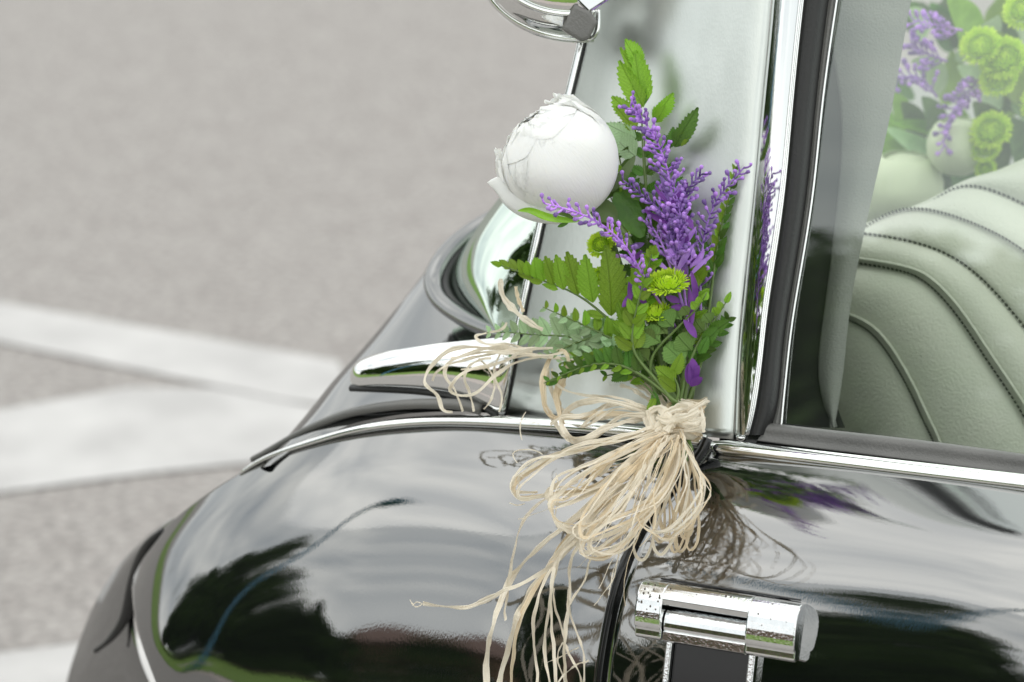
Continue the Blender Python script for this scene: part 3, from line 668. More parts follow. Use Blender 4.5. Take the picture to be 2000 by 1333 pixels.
# F1 big left frond
frond([(1335, 800), (1290, 735), (1233, 665), (1190, 625), (1130, 578), (1059, 548), (1010, 530), (962, 513)], .045, .06,
  [((1048, 546), (1043, 504), 24), ((1063, 550), (1047, 505), 25), ((1082, 558), (1064, 502), 27), ((1101, 567), (1085, 499), 30), ((1129, 577), (1107, 494), 36), ((1158, 592), (1144, 499), 40), ((1194, 618), (1181, 482), 56),
   ((1233, 652), (1277, 484), 52), ((1228, 648), (1205, 590), 30), ((1036, 540), (1028, 510), 20), ((1023, 536), (1012, 508), 18), ((1008, 530), (995, 507), 16), ((995, 526), (975, 509), 14), ((980, 520), (958, 512), 12),
   ((1040, 545), (1012, 535), 12), ((1060, 552), (1032, 546), 12), ((1090, 566), (1060, 556), 12), ((1215, 640), (1190, 660), 22), ((1180, 620), (1140, 612), 16)], label='large bright green fern frond reaching left over the rear window')
# F1b finger pinna with lobes
frond([(1300, 760), (1260, 700), (1233, 652), (1255, 580), (1278, 486)], .05, .06, [], auto=[(.45, .9, 5, 46, 26, 45, -1, .55, 'a'), (.45, .9, 5, 46, 26, 45, 1, .55, 'a')])
# F2 pale frond
frond([(1320, 800), (1280, 750), (1235, 705), (1180, 680), (1110, 658), (1050, 655), (1000, 650), (950, 650)], .035, .05, [], 'c',
  auto=[(.38, .98, 15, 66, 16, 60, 1, .55, 'c'), (.45, .98, 12, 54, 14, 50, -1, .5, 'c'), (.3, .45, 3, 60, 55, 60, 1, .5, 'a')], label='pale shiny fern frond on the left of the bouquet')
frond([(1215, 690), (1165, 662), (1120, 672), (1080, 690), (1058, 696)], .045, .055, [], 'c', auto=[(.15, .97, 9, 36, 12, 40, 1, .45, 'c'), (.2, .97, 8, 30, 10, 35, -1, .45, 'c')])
frond([(1250, 720), (1200, 682), (1150, 690), (1110, 705), (1095, 710)], .05, .06, [], 'c', auto=[(.15, .97, 9, 38, 12, 42, 1, .45, 'c'), (.2, .97, 8, 30, 10, 35, -1, .45, 'a')])
# F3 lower left frond
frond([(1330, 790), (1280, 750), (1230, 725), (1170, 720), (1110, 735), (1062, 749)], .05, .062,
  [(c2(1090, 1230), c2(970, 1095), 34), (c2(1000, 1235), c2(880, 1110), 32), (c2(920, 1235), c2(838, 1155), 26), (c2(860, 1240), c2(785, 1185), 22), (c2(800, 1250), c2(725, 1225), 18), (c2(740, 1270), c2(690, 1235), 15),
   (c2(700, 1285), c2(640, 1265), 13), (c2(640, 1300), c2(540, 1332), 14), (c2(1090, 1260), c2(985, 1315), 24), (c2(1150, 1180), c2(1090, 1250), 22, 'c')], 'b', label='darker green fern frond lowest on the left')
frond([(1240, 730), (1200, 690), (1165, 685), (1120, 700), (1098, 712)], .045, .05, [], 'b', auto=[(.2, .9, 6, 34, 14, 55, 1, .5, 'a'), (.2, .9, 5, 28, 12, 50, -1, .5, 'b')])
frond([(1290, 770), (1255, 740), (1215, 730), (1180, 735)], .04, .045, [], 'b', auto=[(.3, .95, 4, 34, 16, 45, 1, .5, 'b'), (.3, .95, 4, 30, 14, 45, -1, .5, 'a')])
# F4 right-up pinna 1
frond([(1290, 800), (1272, 705), (1308, 656), (1344, 620), (1365, 598), (1380, 572)], .055, .065,
  [(c2(1260, 1125), c2(1138, 1015), 50, 'r'), (c2(1310, 1070), c2(1195, 975), 48, 'r'), (c2(1350, 1015), c2(1245, 930), 46, 'r'), (c2(1390, 970), c2(1300, 880), 40, 'r'), (c2(1440, 925), c2(1378, 845), 28, 'r'), (c2(1490, 890), c2(1445, 830), 22, 'r'), (c2(1530, 850), c2(1500, 800), 18),
   (c2(1560, 810), c2(1545, 765), 14), (c2(1580, 790), c2(1605, 735), 12), (c2(1230, 1190), c2(1150, 1120), 30, 'r')], label='fern sprig with rounded leaflets in front of the lower lime bloom')
# F5 right-up pinna 2
frond([(1325, 800), (1340, 730), (1355, 690), (1373, 655), (1398, 622), (1428, 573)], .055, .05,
  [(c2(1470, 1215), c2(1335, 1085), 54, 'r'), (c2(1510, 1125), c2(1415, 1020), 48, 'r'), (c2(1540, 1060), c2(1475, 950), 43, 'r'), (c2(1590, 1005), c2(1525, 915), 30, 'r'), (c2(1630, 945), c2(1585, 880), 26, 'r'), (c2(1670, 890), c2(1640, 835), 20), (c2(1700, 850), c2(1680, 795), 15), (c2(1720, 810), c2(1758, 735), 12),
   (c2(1580, 1070), c2(1690, 960), 26, 'b'), (c2(1620, 1010), c2(1750, 920), 26, 'b'), (c2(1550, 1140), c2(1610, 1020), 20, 'b')], label='fern sprig leaning right over the pillar edge')
# lower sprigs by the knot
frond([(1310, 800), (1325, 770), (1318, 740), (1300, 715)], .06, .065, [(c2(1400, 1330), c2(1270, 1225), 30), ((1312, 735), (1330, 690), 24), ((1320, 765), (1285, 735), 24), ((1330, 790), (1305, 815), 18, 'b')])
frond([(1290, 800), (1275, 770), (1250, 745)], .055, .06, [((1280, 775), (1262, 812), 14, 'a'), ((1275, 765), (1290, 800), 14, 'b')])
# F6 top frond
frond([(1330, 790), (1300, 640), (1275, 500), (1262, 380), (1255, 280), (1250, 190), (1228, 100)], .03, .03,
  [(c1(1190, 700), c1(1038, 400), 38), (c1(1180, 580), c1(1033, 320), 28), (c1(1165, 440), c1(1068, 262), 32), (c1(1190, 690), c1(1135, 340), 40), (c1(1190, 690), c1(1195, 480), 16, 'b'), (c1(1170, 520), c1(1160, 380), 18),
   (c1(1160, 780), c1(990, 630), 36), (c1(1140, 860), c1(1010, 700), 30), (c1(1140, 900), c1(950, 805), 40, 'c'), (c1(1140, 1020), c1(985, 880), 44, 'c'), (c1(1250, 770), c1(1377, 605), 32), (c1(1270, 800), c1(1330, 690), 22),
   (c1(1390, 960), c1(1542, 705), 34, 'b'), (c1(1370, 960), c1(1380, 830), 24, 'b'), (c1(1400, 940), c1(1480, 860), 22), (c1(1350, 980), c1(1320, 880), 20, 'b')], label='tallest fern frond standing at the top of the bouquet')
fr = frond([(1320, 760), (1290, 600), (1270, 450), (1262, 350), (1258, 260)], .02, .025, [], 'b', auto=[(.35, .97, 9, 52, 34, 60, 1, .6, 'b'), (.35, .97, 9, 48, 30, 60, -1, .6, 'b')])
frond([(1340, 780), (1340, 600), (1330, 480), (1310, 380), (1300, 290)], .022, .02, [], 'b', auto=[(.3, .9, 8, 56, 30, 55, 1, .5, 'b'), (.3, .9, 8, 44, 26, 50, -1, .5, 'a')])
frond([(1310, 700), (1270, 560), (1240, 470), (1205, 410), (1190, 380)], .03, .03, [], 'b', auto=[(.4, .97, 7, 50, 28, 55, 1, .6, 'b'), (.4, .97, 7, 50, 26, 55, -1, .6, 'b')])
# F7 right edge frond
frond([(1350, 780), (1385, 600), (1398, 500), (1410, 440), (1425, 380), (1436, 325)], .02, .014, [((1380, 560), (1340, 500), 40), ((1395, 540), (1370, 470), 26), ((1385, 600), (1355, 560), 24, 'b')], 'b',
  auto=[(.45, .97, 12, 34, 16, 28, 1, .45, 'b'), (.45, .97, 12, 34, 16, 28, -1, .45, 'a')])
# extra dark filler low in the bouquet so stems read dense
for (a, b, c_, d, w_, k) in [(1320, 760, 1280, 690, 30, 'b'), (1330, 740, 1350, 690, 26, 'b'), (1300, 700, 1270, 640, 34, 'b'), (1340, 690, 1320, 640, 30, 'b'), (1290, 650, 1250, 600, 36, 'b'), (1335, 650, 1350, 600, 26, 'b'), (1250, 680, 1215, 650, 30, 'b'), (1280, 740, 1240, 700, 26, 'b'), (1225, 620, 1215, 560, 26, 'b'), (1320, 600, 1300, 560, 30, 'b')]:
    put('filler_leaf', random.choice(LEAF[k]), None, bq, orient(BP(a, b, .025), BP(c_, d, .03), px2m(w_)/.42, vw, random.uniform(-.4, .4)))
frond([(1318, 790), (1275, 735), (1240, 690), (1236, 640), (1255, 560), (1276, 488)], .062, .075, [((1276, 500), (1280, 478), 14, 'a')], auto=[(.42, .95, 8, 44, 20, 38, 1, .52, 'a'), (.42, .95, 8, 44, 20, 38, -1, .52, 'a')])
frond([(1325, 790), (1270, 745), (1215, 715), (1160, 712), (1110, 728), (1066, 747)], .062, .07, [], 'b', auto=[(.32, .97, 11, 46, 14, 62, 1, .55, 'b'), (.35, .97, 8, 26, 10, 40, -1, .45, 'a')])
frond([(1320, 780), (1262, 716), (1205, 668), (1150, 640), (1100, 618), (1060, 600)], .048, .055, [], 'a', auto=[(.30, .97, 10, 50, 16, 62, 1, .5, 'a'), (.30, .97, 9, 40, 14, 50, -1, .5, 'c')])
frond([(1335, 790), (1350, 720), (1375, 680), (1410, 640), (1422, 622)], .04, .035, [], 'b', auto=[(.4, .97, 6, 34, 18, 45, 1, .55, 'b'), (.4, .97, 6, 34, 18, 45, -1, .55, 'b')])
frond([(1330, 760), (1350, 640), (1362, 560), (1352, 505)], .04, .045, [((1364, 560), (1336, 505), 52, 'a')], 'a', auto=[(.3, .8, 4, 40, 30, 45, -1, .55, 'b'), (.3, .8, 4, 36, 28, 45, 1, .55, 'a')])
frond([(1300, 560), (1262, 470), (1235, 400), (1215, 330), (1195, 245)], .028, .03, [], 'a', auto=[(.35, .97, 9, 46, 22, 50, 1, .5, 'b'), (.35, .97, 9, 40, 20, 48, -1, .5, 'a')])
# stems
for (pts, r_) in [([(1340, 900), (1322, 815), (1300, 740), (1240, 600), (1180, 470)], .0018), ([(1330, 900), (1325, 815), (1335, 740), (1325, 640), (1305, 575)], .0022), ([(1325, 890), (1315, 815), (1300, 720), (1280, 640)], .002),
                  ([(1350, 880), (1335, 800), (1345, 700), (1330, 600)], .002), ([(1345, 880), (1340, 800), (1370, 700), (1372, 600)], .0016), ([(1320, 880), (1305, 800), (1270, 700), (1210, 520), (1170, 400)], .003),
                  ([(1330, 860), (1318, 800), (1290, 760), (1235, 690)], .0025), ([(1330, 860), (1325, 800), (1345, 740), (1362, 690)], .0025), ([(1335, 860), (1330, 800), (1310, 700)], .0028)]:
    put('flower_stem', sweep('flower_stem', [BP(a, b, .035) for a, b in pts], r_, seg=8, n=20, upv=vw), stem_m, bq)
# smooth leaves under the peony
def broad_leaf(pts, wpx, off0, off1, m=leaf_m, cup=.2, name='broad_leaf', parent=None, roll=0):
    P = cspline([BP(a, b, off0+(off1-off0)*i/(len(pts)-1)) for i, (a, b) in enumerate(pts)], 15); v = []; f = []; ww = px2m(wpx)
    for i, p in enumerate(P):
        t = (P[min(14, i+1)]-P[max(0, i-1)]).normalized(); s = t.cross(vw).normalized(); z = s.cross(t); u = i/14
        if roll: q = Matrix.Rotation(roll, 3, t); s = q @ s; z = q @ z
        h = ww*.5*math.sin(math.pi*min(.999, u*.96+.03))**.7
        for k in range(5): a = k/2-1; v.append(p+s*(a*h)+z*(cup*h*(a*a)))
    for i in range(14):
        for k in range(4): a = i*5+k; f.append((a, a+1, a+6, a+5))
    return put(name, mesh(name, v, f), m, parent or bq)
broad_leaf([c2(1010, 280), c2(960, 230), c2(890, 180), c2(850, 130)], 46, .06, .06, cup=.35)
broad_leaf([c2(1180, 380), c2(1120, 260), c2(1050, 150), c2(1000, 90)], 52, .045, .05, fern_b)
broad_leaf([c1(980, 1250), c1(1020, 1190), c1(1090, 1090), c1(1135, 1015)], 20, .055, .05)
broad_leaf([c1(1200, 1300), c1(1120, 1260), c1(1050, 1240)], 24, .055, .05, fern_b)

# ------------------------------------------------------------------ peony
pc = BP(1092, 312, .075); PR = px2m(122)
pax = (rt*-.50+up*.62-fw*.25).normalized()           # direction the bud opens to
pxx = pax.cross(vw).normalized(); pyy = pax.cross(pxx)
peony = put('peony', sweep('peony', [pc-pax*PR*.5, pc-pax*PR*.98, BP(1215, 450, .05), BP(1265, 600, .04), BP(1315, 800, .035)], .0028, seg=8, n=24, upv=vw), stem_m, bq, label='large white peony bloom at the upper left of the bouquet')
v = []; f = []
for i in range(33):
    for j in range(49):
        el = R(-88+176*i/32); a = 2*math.pi*j/48; d = pxx*(math.cos(el)*math.cos(a))+pyy*(math.cos(el)*math.sin(a))+pax*math.sin(el)
        rr = .945*(1+.035*noise.noise(Vector((math.cos(el)*math.cos(a), math.cos(el)*math.sin(a), math.sin(el)))*1.7))+.05*max(0, math.sin(el))*noise.noise(d*4)+.03*max(0, math.sin(el))*noise.noise(d*11); dd_ = d*rr*PR; v.append(pc+dd_-pax*(.14*max(0, dd_.dot(pax))))
for i in range(32):
    for j in range(48): a = i*49+j; f.append((a, a+1, a+50, a+49))
put('bud_heart', mesh('bud_heart', v, f, True, [(j/48, i/32) for i in range(33) for j in range(49)]), peony_m, peony)
def petal(az, el0, el1, span, rad, seed, ruff=.02, flare=0., tipw=.55, nn=26, asym=0, notch=.06):
    rnd = random.Random(seed); v = []; f = []
    nu_, nv_ = 27, nn
    for i in range(nv_):
        u = i/(nv_-1)
        for j in range(nu_):
            s = j/(nu_-1)*2-1
            wid = span*(.45+.75*math.sin(math.pi*(.12+.62*u)))*(1-(1-tipw)*max(0, u-.6)/.4)
            edge = 1-.16*abs(s)**2.6
            el = el0+(el1-el0)*u*edge
            el += R(2.6)*u**4*noise.noise(Vector((s*2.6+seed*3.1, 0, seed)))*ruff*22
            el += R(.22)*u**6*noise.noise(Vector((s*9+seed*1.7, 3, seed)))*ruff*22
            a = az+s*wid/max(.38, math.cos(min(abs(el), R(70))))*.8
            rr = rad*(1+.035*noise.noise(Vector((math.cos(el)*math.cos(a), math.cos(el)*math.sin(a), math.sin(el)))*1.7)+flare*u**5+ruff*u**3*noise.noise(Vector((s*3.5, u*2, seed*2.3)))*1.2+ruff*.12*noise.noise(Vector((s*9, u*1.5, seed))))
            d = pxx*(math.cos(el)*math.cos(a))+pyy*(math.cos(el)*math.sin(a))+pax*math.sin(el)
            dd_ = d*rr*PR; ax_ = dd_.dot(pax); v.append(pc + dd_ - pax*(.14*max(0, ax_)))
    for i in range(nv_-1):
        for j in range(nu_-1): a = i*nu_+j; f.append((a, a+1, a+nu_+1, a+nu_))
    o = put('petal', mesh('petal', v, f, True, [(j/(nu_-1), i/(nv_-1)) for i in range(nv_) for j in range(nu_)]), peony_m, peony)
    return o
# angle of the view direction round the axis
va_ = math.atan2(vw.dot(pyy), vw.dot(pxx)); 
for k in range(5): petal(va_+k*2*math.pi/5+.4, R(-80), R(84), R(62), .946+.003*k, 30+k, .012)
for k in range(5): petal(va_+k*2*math.pi/5+.9, R(-85), R(76), R(66), .960+.002*k, 11+k, .012)
petal(va_+3.3, R(-86), R(60), R(66), .967, 6, .02, .02)
petal(va_+1.95, R(-86), R(62), R(66), .968, 5, .02, .02)
petal(va_-1.75, R(-86), R(54), R(66), .969, 4, .02, .02)
petal(va_-.35, R(-88), R(62), R(60), .968, 23, .010)
petal(va_+.15, R(-88), R(55), R(84), .973, 3, .008)
for k in range(9): petal(va_+1.0+k*2.4, R(40), R(random.uniform(72, 86)), R(random.uniform(24, 36)), .968+.0015*k, 80+k, random.uniform(.03, .06), random.uniform(.0, .05))
for k, (a_, e_) in enumerate(((2.0, 40), (2.9, 48), (3.9, 44))): petal(va_+a_, R(-30), R(e_+14), R(32), .972, 120+k, .05, .05)
azU = math.atan2(up.dot(pyy), up.dot(pxx)); azL = math.atan2(-rt.dot(pyy), -rt.dot(pxx))
petal(azU, R(-30), R(56), R(17), .975, 140, .09, .16); petal(azU+.35, R(-20), R(60), R(12), .97, 141, .10, .10)
petal(azL-.25, R(-20), R(48), R(16), .975, 142, .09, .14); petal(azL+.25, R(-30), R(44), R(15), .97, 143, .09, .10); petal(azU-.5, R(-10), R(58), R(14), .97, 144, .10, .10)
# pointed outer petal at lower left
def pointed(pts, wpx, offs, m=peony_m, cup=-.3):
    P = cspline([BP(a, b, o) for (a, b), o in zip(pts, offs)], 20); v = []; f = []
    for i, p in enumerate(P):
        t = (P[min(19, i+1)]-P[max(0, i-1)]).normalized(); s = t.cross(vw).normalized(); z = s.cross(t); u = i/19
        h = px2m(wpx)*.5*(math.cos(u*math.pi/2)**.75*(.75+.3*math.sin(u*3)))
        for k in range(9): a = k/4-1; v.append(p+s*(a*h)+z*(cup*h*a*a+.05*h*noise.noise(Vector((a*3, u*4, 7)))))
    for i in range(19):
        for k in range(8): a = i*9+k; f.append((a, a+1, a+10, a+9))
    solid(put('petal', mesh('petal', v, f), m, peony), .0005, 0)
pointed([(1110, 400), (1060, 390), (1010, 375), (975, 360), (952, 357)], 100, [.095, .10, .098, .09, .085])
# sepals
broad_leaf([c2(780, 275), c2(660, 265), c2(540, 240), c2(450, 205), c2(370, 208)], 15, .115, .10, fern_a, name='sepal', parent=peony, cup=.5)
broad_leaf([c2(740, 265), c2(690, 235), c2(605, 222)], 8, .118, .118, fern_b, name='sepal', parent=peony)
broad_leaf([c2(700, 285), c2(660, 300), c2(630, 312)], 8, .113, .11, fern_b, name='sepal', parent=peony)

# ------------------------------------------------------------------ lime button blooms
def button(cx, cy, rpx, off, axis, nm='green_chrysanthemum', parent=None, label=None, cen=None, rr=None):
    c = cen or BP(cx, cy, off); r_ = rr or px2m(rpx); z = axis.normalized(); x = z.orthogonal().normalized(); y = z.cross(x); mb = MB(); k = 0
    tot = 240
    for i in range(tot):
        u = (i+.5)/tot; el = R(88)-R(112)*u**.62; az = i*2.39996
        d = x*(math.cos(el)*math.cos(az))+y*(math.cos(el)*math.sin(az))+z*(math.sin(el)*.62)
        t = (x*(-math.sin(el)*math.cos(az))+y*(-math.sin(el)*math.sin(az))+z*math.cos(el)).normalized()
        if u > .12: t = (t*.75+d.normalized()*.5).normalized() if el > 0 else (d.normalized()*.9+t*.3).normalized()
        t = (t+Vector((random.uniform(-.25, .25), random.uniform(-.25, .25), random.uniform(-.25, .25)))).normalized(); s = t.cross(d).normalized(); ln = r_*random.uniform(.8, 1.15)*(.18+.18*min(1, u*2.2)); wd = r_*(.035+.055*min(1, u*2.)); n_ = d.normalized()
        dip = .74 if u < .10 else .80
        p = c+d*r_*dip*(.9 if u < .06 else 1)
        mb.add([p-s*wd*.7, p+s*wd*.7, p+t*ln*.6+s*wd+n_*ln*.1, p+t*ln+s*wd*.5+n_*ln*.25, p+t*ln-s*wd*.5+n_*ln*.25, p+t*ln*.6-s*wd+n_*ln*.1, p+t*ln*.5-n_*ln*.06],
               [(0, 1, 6), (1, 2, 6), (2, 3, 6), (3, 4, 6), (4, 5, 6), (5, 0, 6)])
    core = lathe('core', [(-.5*r_, .02*r_), (-.35*r_, .45*r_), (0, .74*r_), (.22*r_, .66*r_), (.34*r_, .42*r_), (.36*r_, .02*r_)], c, z, 16)
    par = parent or bq
    o = put(nm, core, mum_in, par, label=label)
    pt = put('florets', mb.build('florets', True), mum, o); pt['kind'] = 'stuff'
    return o
mum_in = mat('lime_core', (.20, .35, .02), .7)
button(1304, 554, 35, .065, up*.9-fw*.45-rt*.1, label='roundest lime green button bloom in the middle of the bouquet')
button(1277, 612, 32, .055, up*.95-fw*.3, label='lime green button bloom below the middle one')
button(1207, 458, 22, .05, up*.5-fw*.6+rt*.4, label='small lime bloom behind the left purple spray')
button(1172, 478, 23, .05, up*.4-fw*.8-rt*.3, label='small lime bloom beside the left purple spray')
button(1250, 528, 16, .045, up*.5-fw*.6-rt*.4)
button(1170, 540, 18, .035, up*.5-fw*.6-rt*.4)
button(1232, 700, 16, .04, up*.2-fw*.6-rt*.6)
button(1185, 640, 14, .035, up*.2-fw*.6-rt*.6)

# ------------------------------------------------------------------ purple sprays
def bud_mesh(name, m, seed):
    rnd = random.Random(seed); pr_ = [(0, .08), (.15, .20), (.45, .33), (.75, .35), (.94, .20), (1.0, .03)]; v = []; f = []; sg = 7
    for (h, r_) in pr_:
        for a in range(sg): t = 2*math.pi*a/sg; q = 1+rnd.uniform(-.12, .12); v.append((math.cos(t)*r_*q, h, math.sin(t)*r_*q))
    for i in range(5):
        for a in range(sg): b = (a+1) % sg; f.append((i*sg+a, i*sg+b, (i+1)*sg+b, (i+1)*sg+a))
    f.append(tuple((5)*sg+a for a in range(sg))); me = mesh(name, v, f); me.materials.append(m); return me
BUDS = [bud_mesh('bud', purple, s) for s in range(4)]
def spray(pts, off0, off1, cnt, reach, label=None, u0=.1, size=11, parent=None, braches=True, Pf=None, dens=1):
    Pf = Pf or BP; n_ = len(pts); cs = cspline([Vector((a, b, off0+(off1-off0)*i/(n_-1)*1.0)) for i, (a, b) in enumerate([(a, b) for a, b in pts])], 60)
    path = [Pf(p.x, p.y, p.z) for p in cs]; mb = MB(); mb.addm(sweep('s', path[::3]+[path[-1]], .0012, seg=6, upv=vw, taper=lambda s: 1-.5*s))
    sp = put('purple_spray', None, None, parent or bq, label=label) if False else None
    todo = []
    for i in range(cnt):
        u = u0+(1-u0)*i/(cnt-1); k = min(59, int(u*59)); p = cs[k]; d = (cs[min(59, k+2)]-cs[max(0, k-2)]); d.z = 0; d.normalize()
        side = 1 if i % 2 else -1; rc = reach*(1-.65*u)*random.uniform(.45, 1.15)+6
        a = R(random.uniform(22, 62))*side; q = Matrix.Rotation(a, 3, 'Z') @ d
        e = Vector((p.x+q.x*rc, p.y+q.y*rc, p.z+random.uniform(-.006, .014)))
        B0 = Pf(p.x, p.y, p.z); B1 = Pf(e.x, e.y, e.z)
        mb.addm(sweep('s', [B0, (B0+B1)/2+Vector((0, 0, -.0005)), B1], .0008, seg=4, upv=vw))
        nb_ = 1 if rc < 16 else (2 if rc < 34 else 3)
        for j in range(nb_):
            w_ = (j+1)/nb_; bb = B0.lerp(B1, w_); dd = ((B1-B0).normalized()+Vector((random.uniform(-.6, .6), random.uniform(-.8, .2), random.uniform(0, .9)))).normalized()
            todo.append((bb, bb+dd*px2m(size*random.uniform(.85, 1.3))))
    me = mb.build('purple_spray', True)
    o = put('purple_spray', me, purple, parent or bq, label=label)
    for b, t in todo:
        ln = (t-b).length; put('bud', random.choice(BUDS), None, o, orient(b, t, ln, vw, random.uniform(0, 3)))
    return o
spray([(1345, 640), (1330, 520), (1318, 420), (1300, 320), (1270, 255), (1232, 208)], .05, .045, 62, 44, 'tallest purple spray in the middle of the bouquet', u0=.22)
spray([(1330, 600), (1325, 500), (1335, 420), (1345, 370), (1372, 340)], .05, .05, 26, 24, u0=.35)
spray([(1320, 520), (1300, 430), (1265, 390), (1216, 352)], .055, .06, 24, 22, 'short purple side spray pointing to the peony', u0=.2)
spray([(1320, 640), (1260, 545), (1215, 475), (1150, 425), (1064, 398)], .040, .142, 40, 20, 'purple spray reaching left across the peony', u0=.22)
spray([(1370, 640), (1368, 540), (1378, 450), (1405, 385), (1453, 328)], .04, .022, 34, 24, 'purple spray at the right beside the window frame', u0=.2)
spray([(1320, 560), (1290, 470), (1262, 430)], .05, .055, 12, 22, u0=.2)
spray([(1335, 600), (1318, 520), (1330, 460), (1325, 400), (1312, 350)], .058, .06, 26, 22, u0=.3)
def bract(b, t, wpx, off, m=purple):
    o = broad_leaf([b, ((b[0]+t[0])/2+random.uniform(-4, 4), (b[1]+t[1])/2), t], wpx, off, off+.004, m, cup=random.uniform(-.5, .5), name='purple_bract', roll=random.uniform(-.5, .5)); return o
for k in range(40):
    u = k/39; cx = 1328-18*u+random.uniform(-26, 26)*(1-.4*u); cy = 545-170*u+random.uniform(-14, 14); a = random.uniform(-1.1, 1.1); ln = random.uniform(28, 58)
    bract((cx, cy+ln*.3), (cx+math.sin(a)*ln, cy-math.cos(a)*ln*.8), random.uniform(7, 13), .045+random.uniform(0, .014), purple if k % 3 else purple_d)
for k in range(16):
    u = k/15; cx = 1215+55*u+random.uniform(-14, 14); cy = 490+80*u+random.uniform(-10, 10); a = random.uniform(-.6, 2.2); ln = random.uniform(20, 42)
    bract((cx, cy), (cx+math.sin(a)*ln, cy-math.cos(a)*ln*.6), random.uniform(7, 13), .05, purple_d if k % 2 else purple)
for (b, t, w_) in [((1310, 440), (1258, 410), 12), ((1340, 420), (1354, 448), 14), ((1330, 590), (1300, 580), 14), ((1350, 640), (1345, 560), 14), ((1358, 600), (1350, 530), 13), ((1360, 660), (1335, 625), 16), ((1345, 600), (1310, 600), 14), ((1240, 570), (1215, 600), 16), ((1232, 540), (1228, 590), 14), ((1265, 600), (1235, 560), 13)]:
    bract(b, t, w_, .058, purple_d)
for (b, t, w_) in [((1350, 755), (1352, 700), 24), ((1352, 745), (1366, 715), 20), ((1350, 755), (1372, 738), 18), ((1345, 750), (1345, 710), 16)]:
    bract(b, t, w_, .055, purple_d)

# ------------------------------------------------------------------ raffia
def ribbon(pts, wpx, offs, m=None, name='raffia_strand', tw=1.0, n=None, seed=None, fn=None, taper=.75, parent=None):
    rnd = random.Random(seed if seed is not None else random.random()); fn = fn or BP; n_ = len(pts)
    if not isinstance(offs, (list, tuple)): offs = [offs]*n_
    if len(offs) == 2 and n_ > 2: offs = [offs[0]+(offs[1]-offs[0])*i/(n_-1) for i in range(n_)]
    Q = [fn(a, b, o) for (a, b), o in zip(pts, offs)]
    return ribbon3(Q, wpx, m, name, tw, n or max(14, n_*5), rnd, taper, parent)
def ribbon3(Q, wpx, m, name, tw, n, rnd, taper, parent):
    P = cspline(Q, n); ww = px2m(wpx); ph = rnd.uniform(0, 6); v = []; f = []; uv = []; dist = 0; fr_ = rnd.uniform(1.2, 2.6)
    su = rnd.uniform(0, 5)
    for i, p in enumerate(P):
        t = (P[min(n-1, i+1)]-P[max(0, i-1)]).normalized(); s = t.cross(vw)
        s = s.normalized() if s.length > 1e-4 else rt.copy(); z = s.cross(t); u = i/(n-1)
        a = tw*(.55*math.sin(ph+fr_*u*6.28)+.35*math.sin(ph*2+fr_*u*14)); q = Matrix.Rotation(a, 3, t); s = q @ s; z = q @ z
        h = ww*.5*(taper+(1-taper)*math.sin(math.pi*u))*(1+.22*math.sin(ph+u*19)+.12*math.sin(u*47+ph)); fo = .35*math.sin(ph+u*9)
        if i: dist += (p-P[i-1]).length
        jit = s*(.0011*noise.noise(p*70+Vector((ph, 0, 0))))+z*(.0008*noise.noise(p*110+Vector((0, ph, 0))))
        for k, (c_, zz) in enumerate(((-1, 0), (-.45, .5), (.1, -.15), (.55, .45), (1, 0))): v.append(p+s*(c_*h)+z*(zz*h*(.22+.5*fo))+jit); uv.append((su+k*.25, dist*18))
    for i in range(n-1):
        for k in range(4): a = i*5+k; f.append((a, a+1, a+6, a+5))
    return put(name, mesh(name, v, f, False, uv), m or (raffia if rnd.random() < .75 else raffia_d), parent or bow)
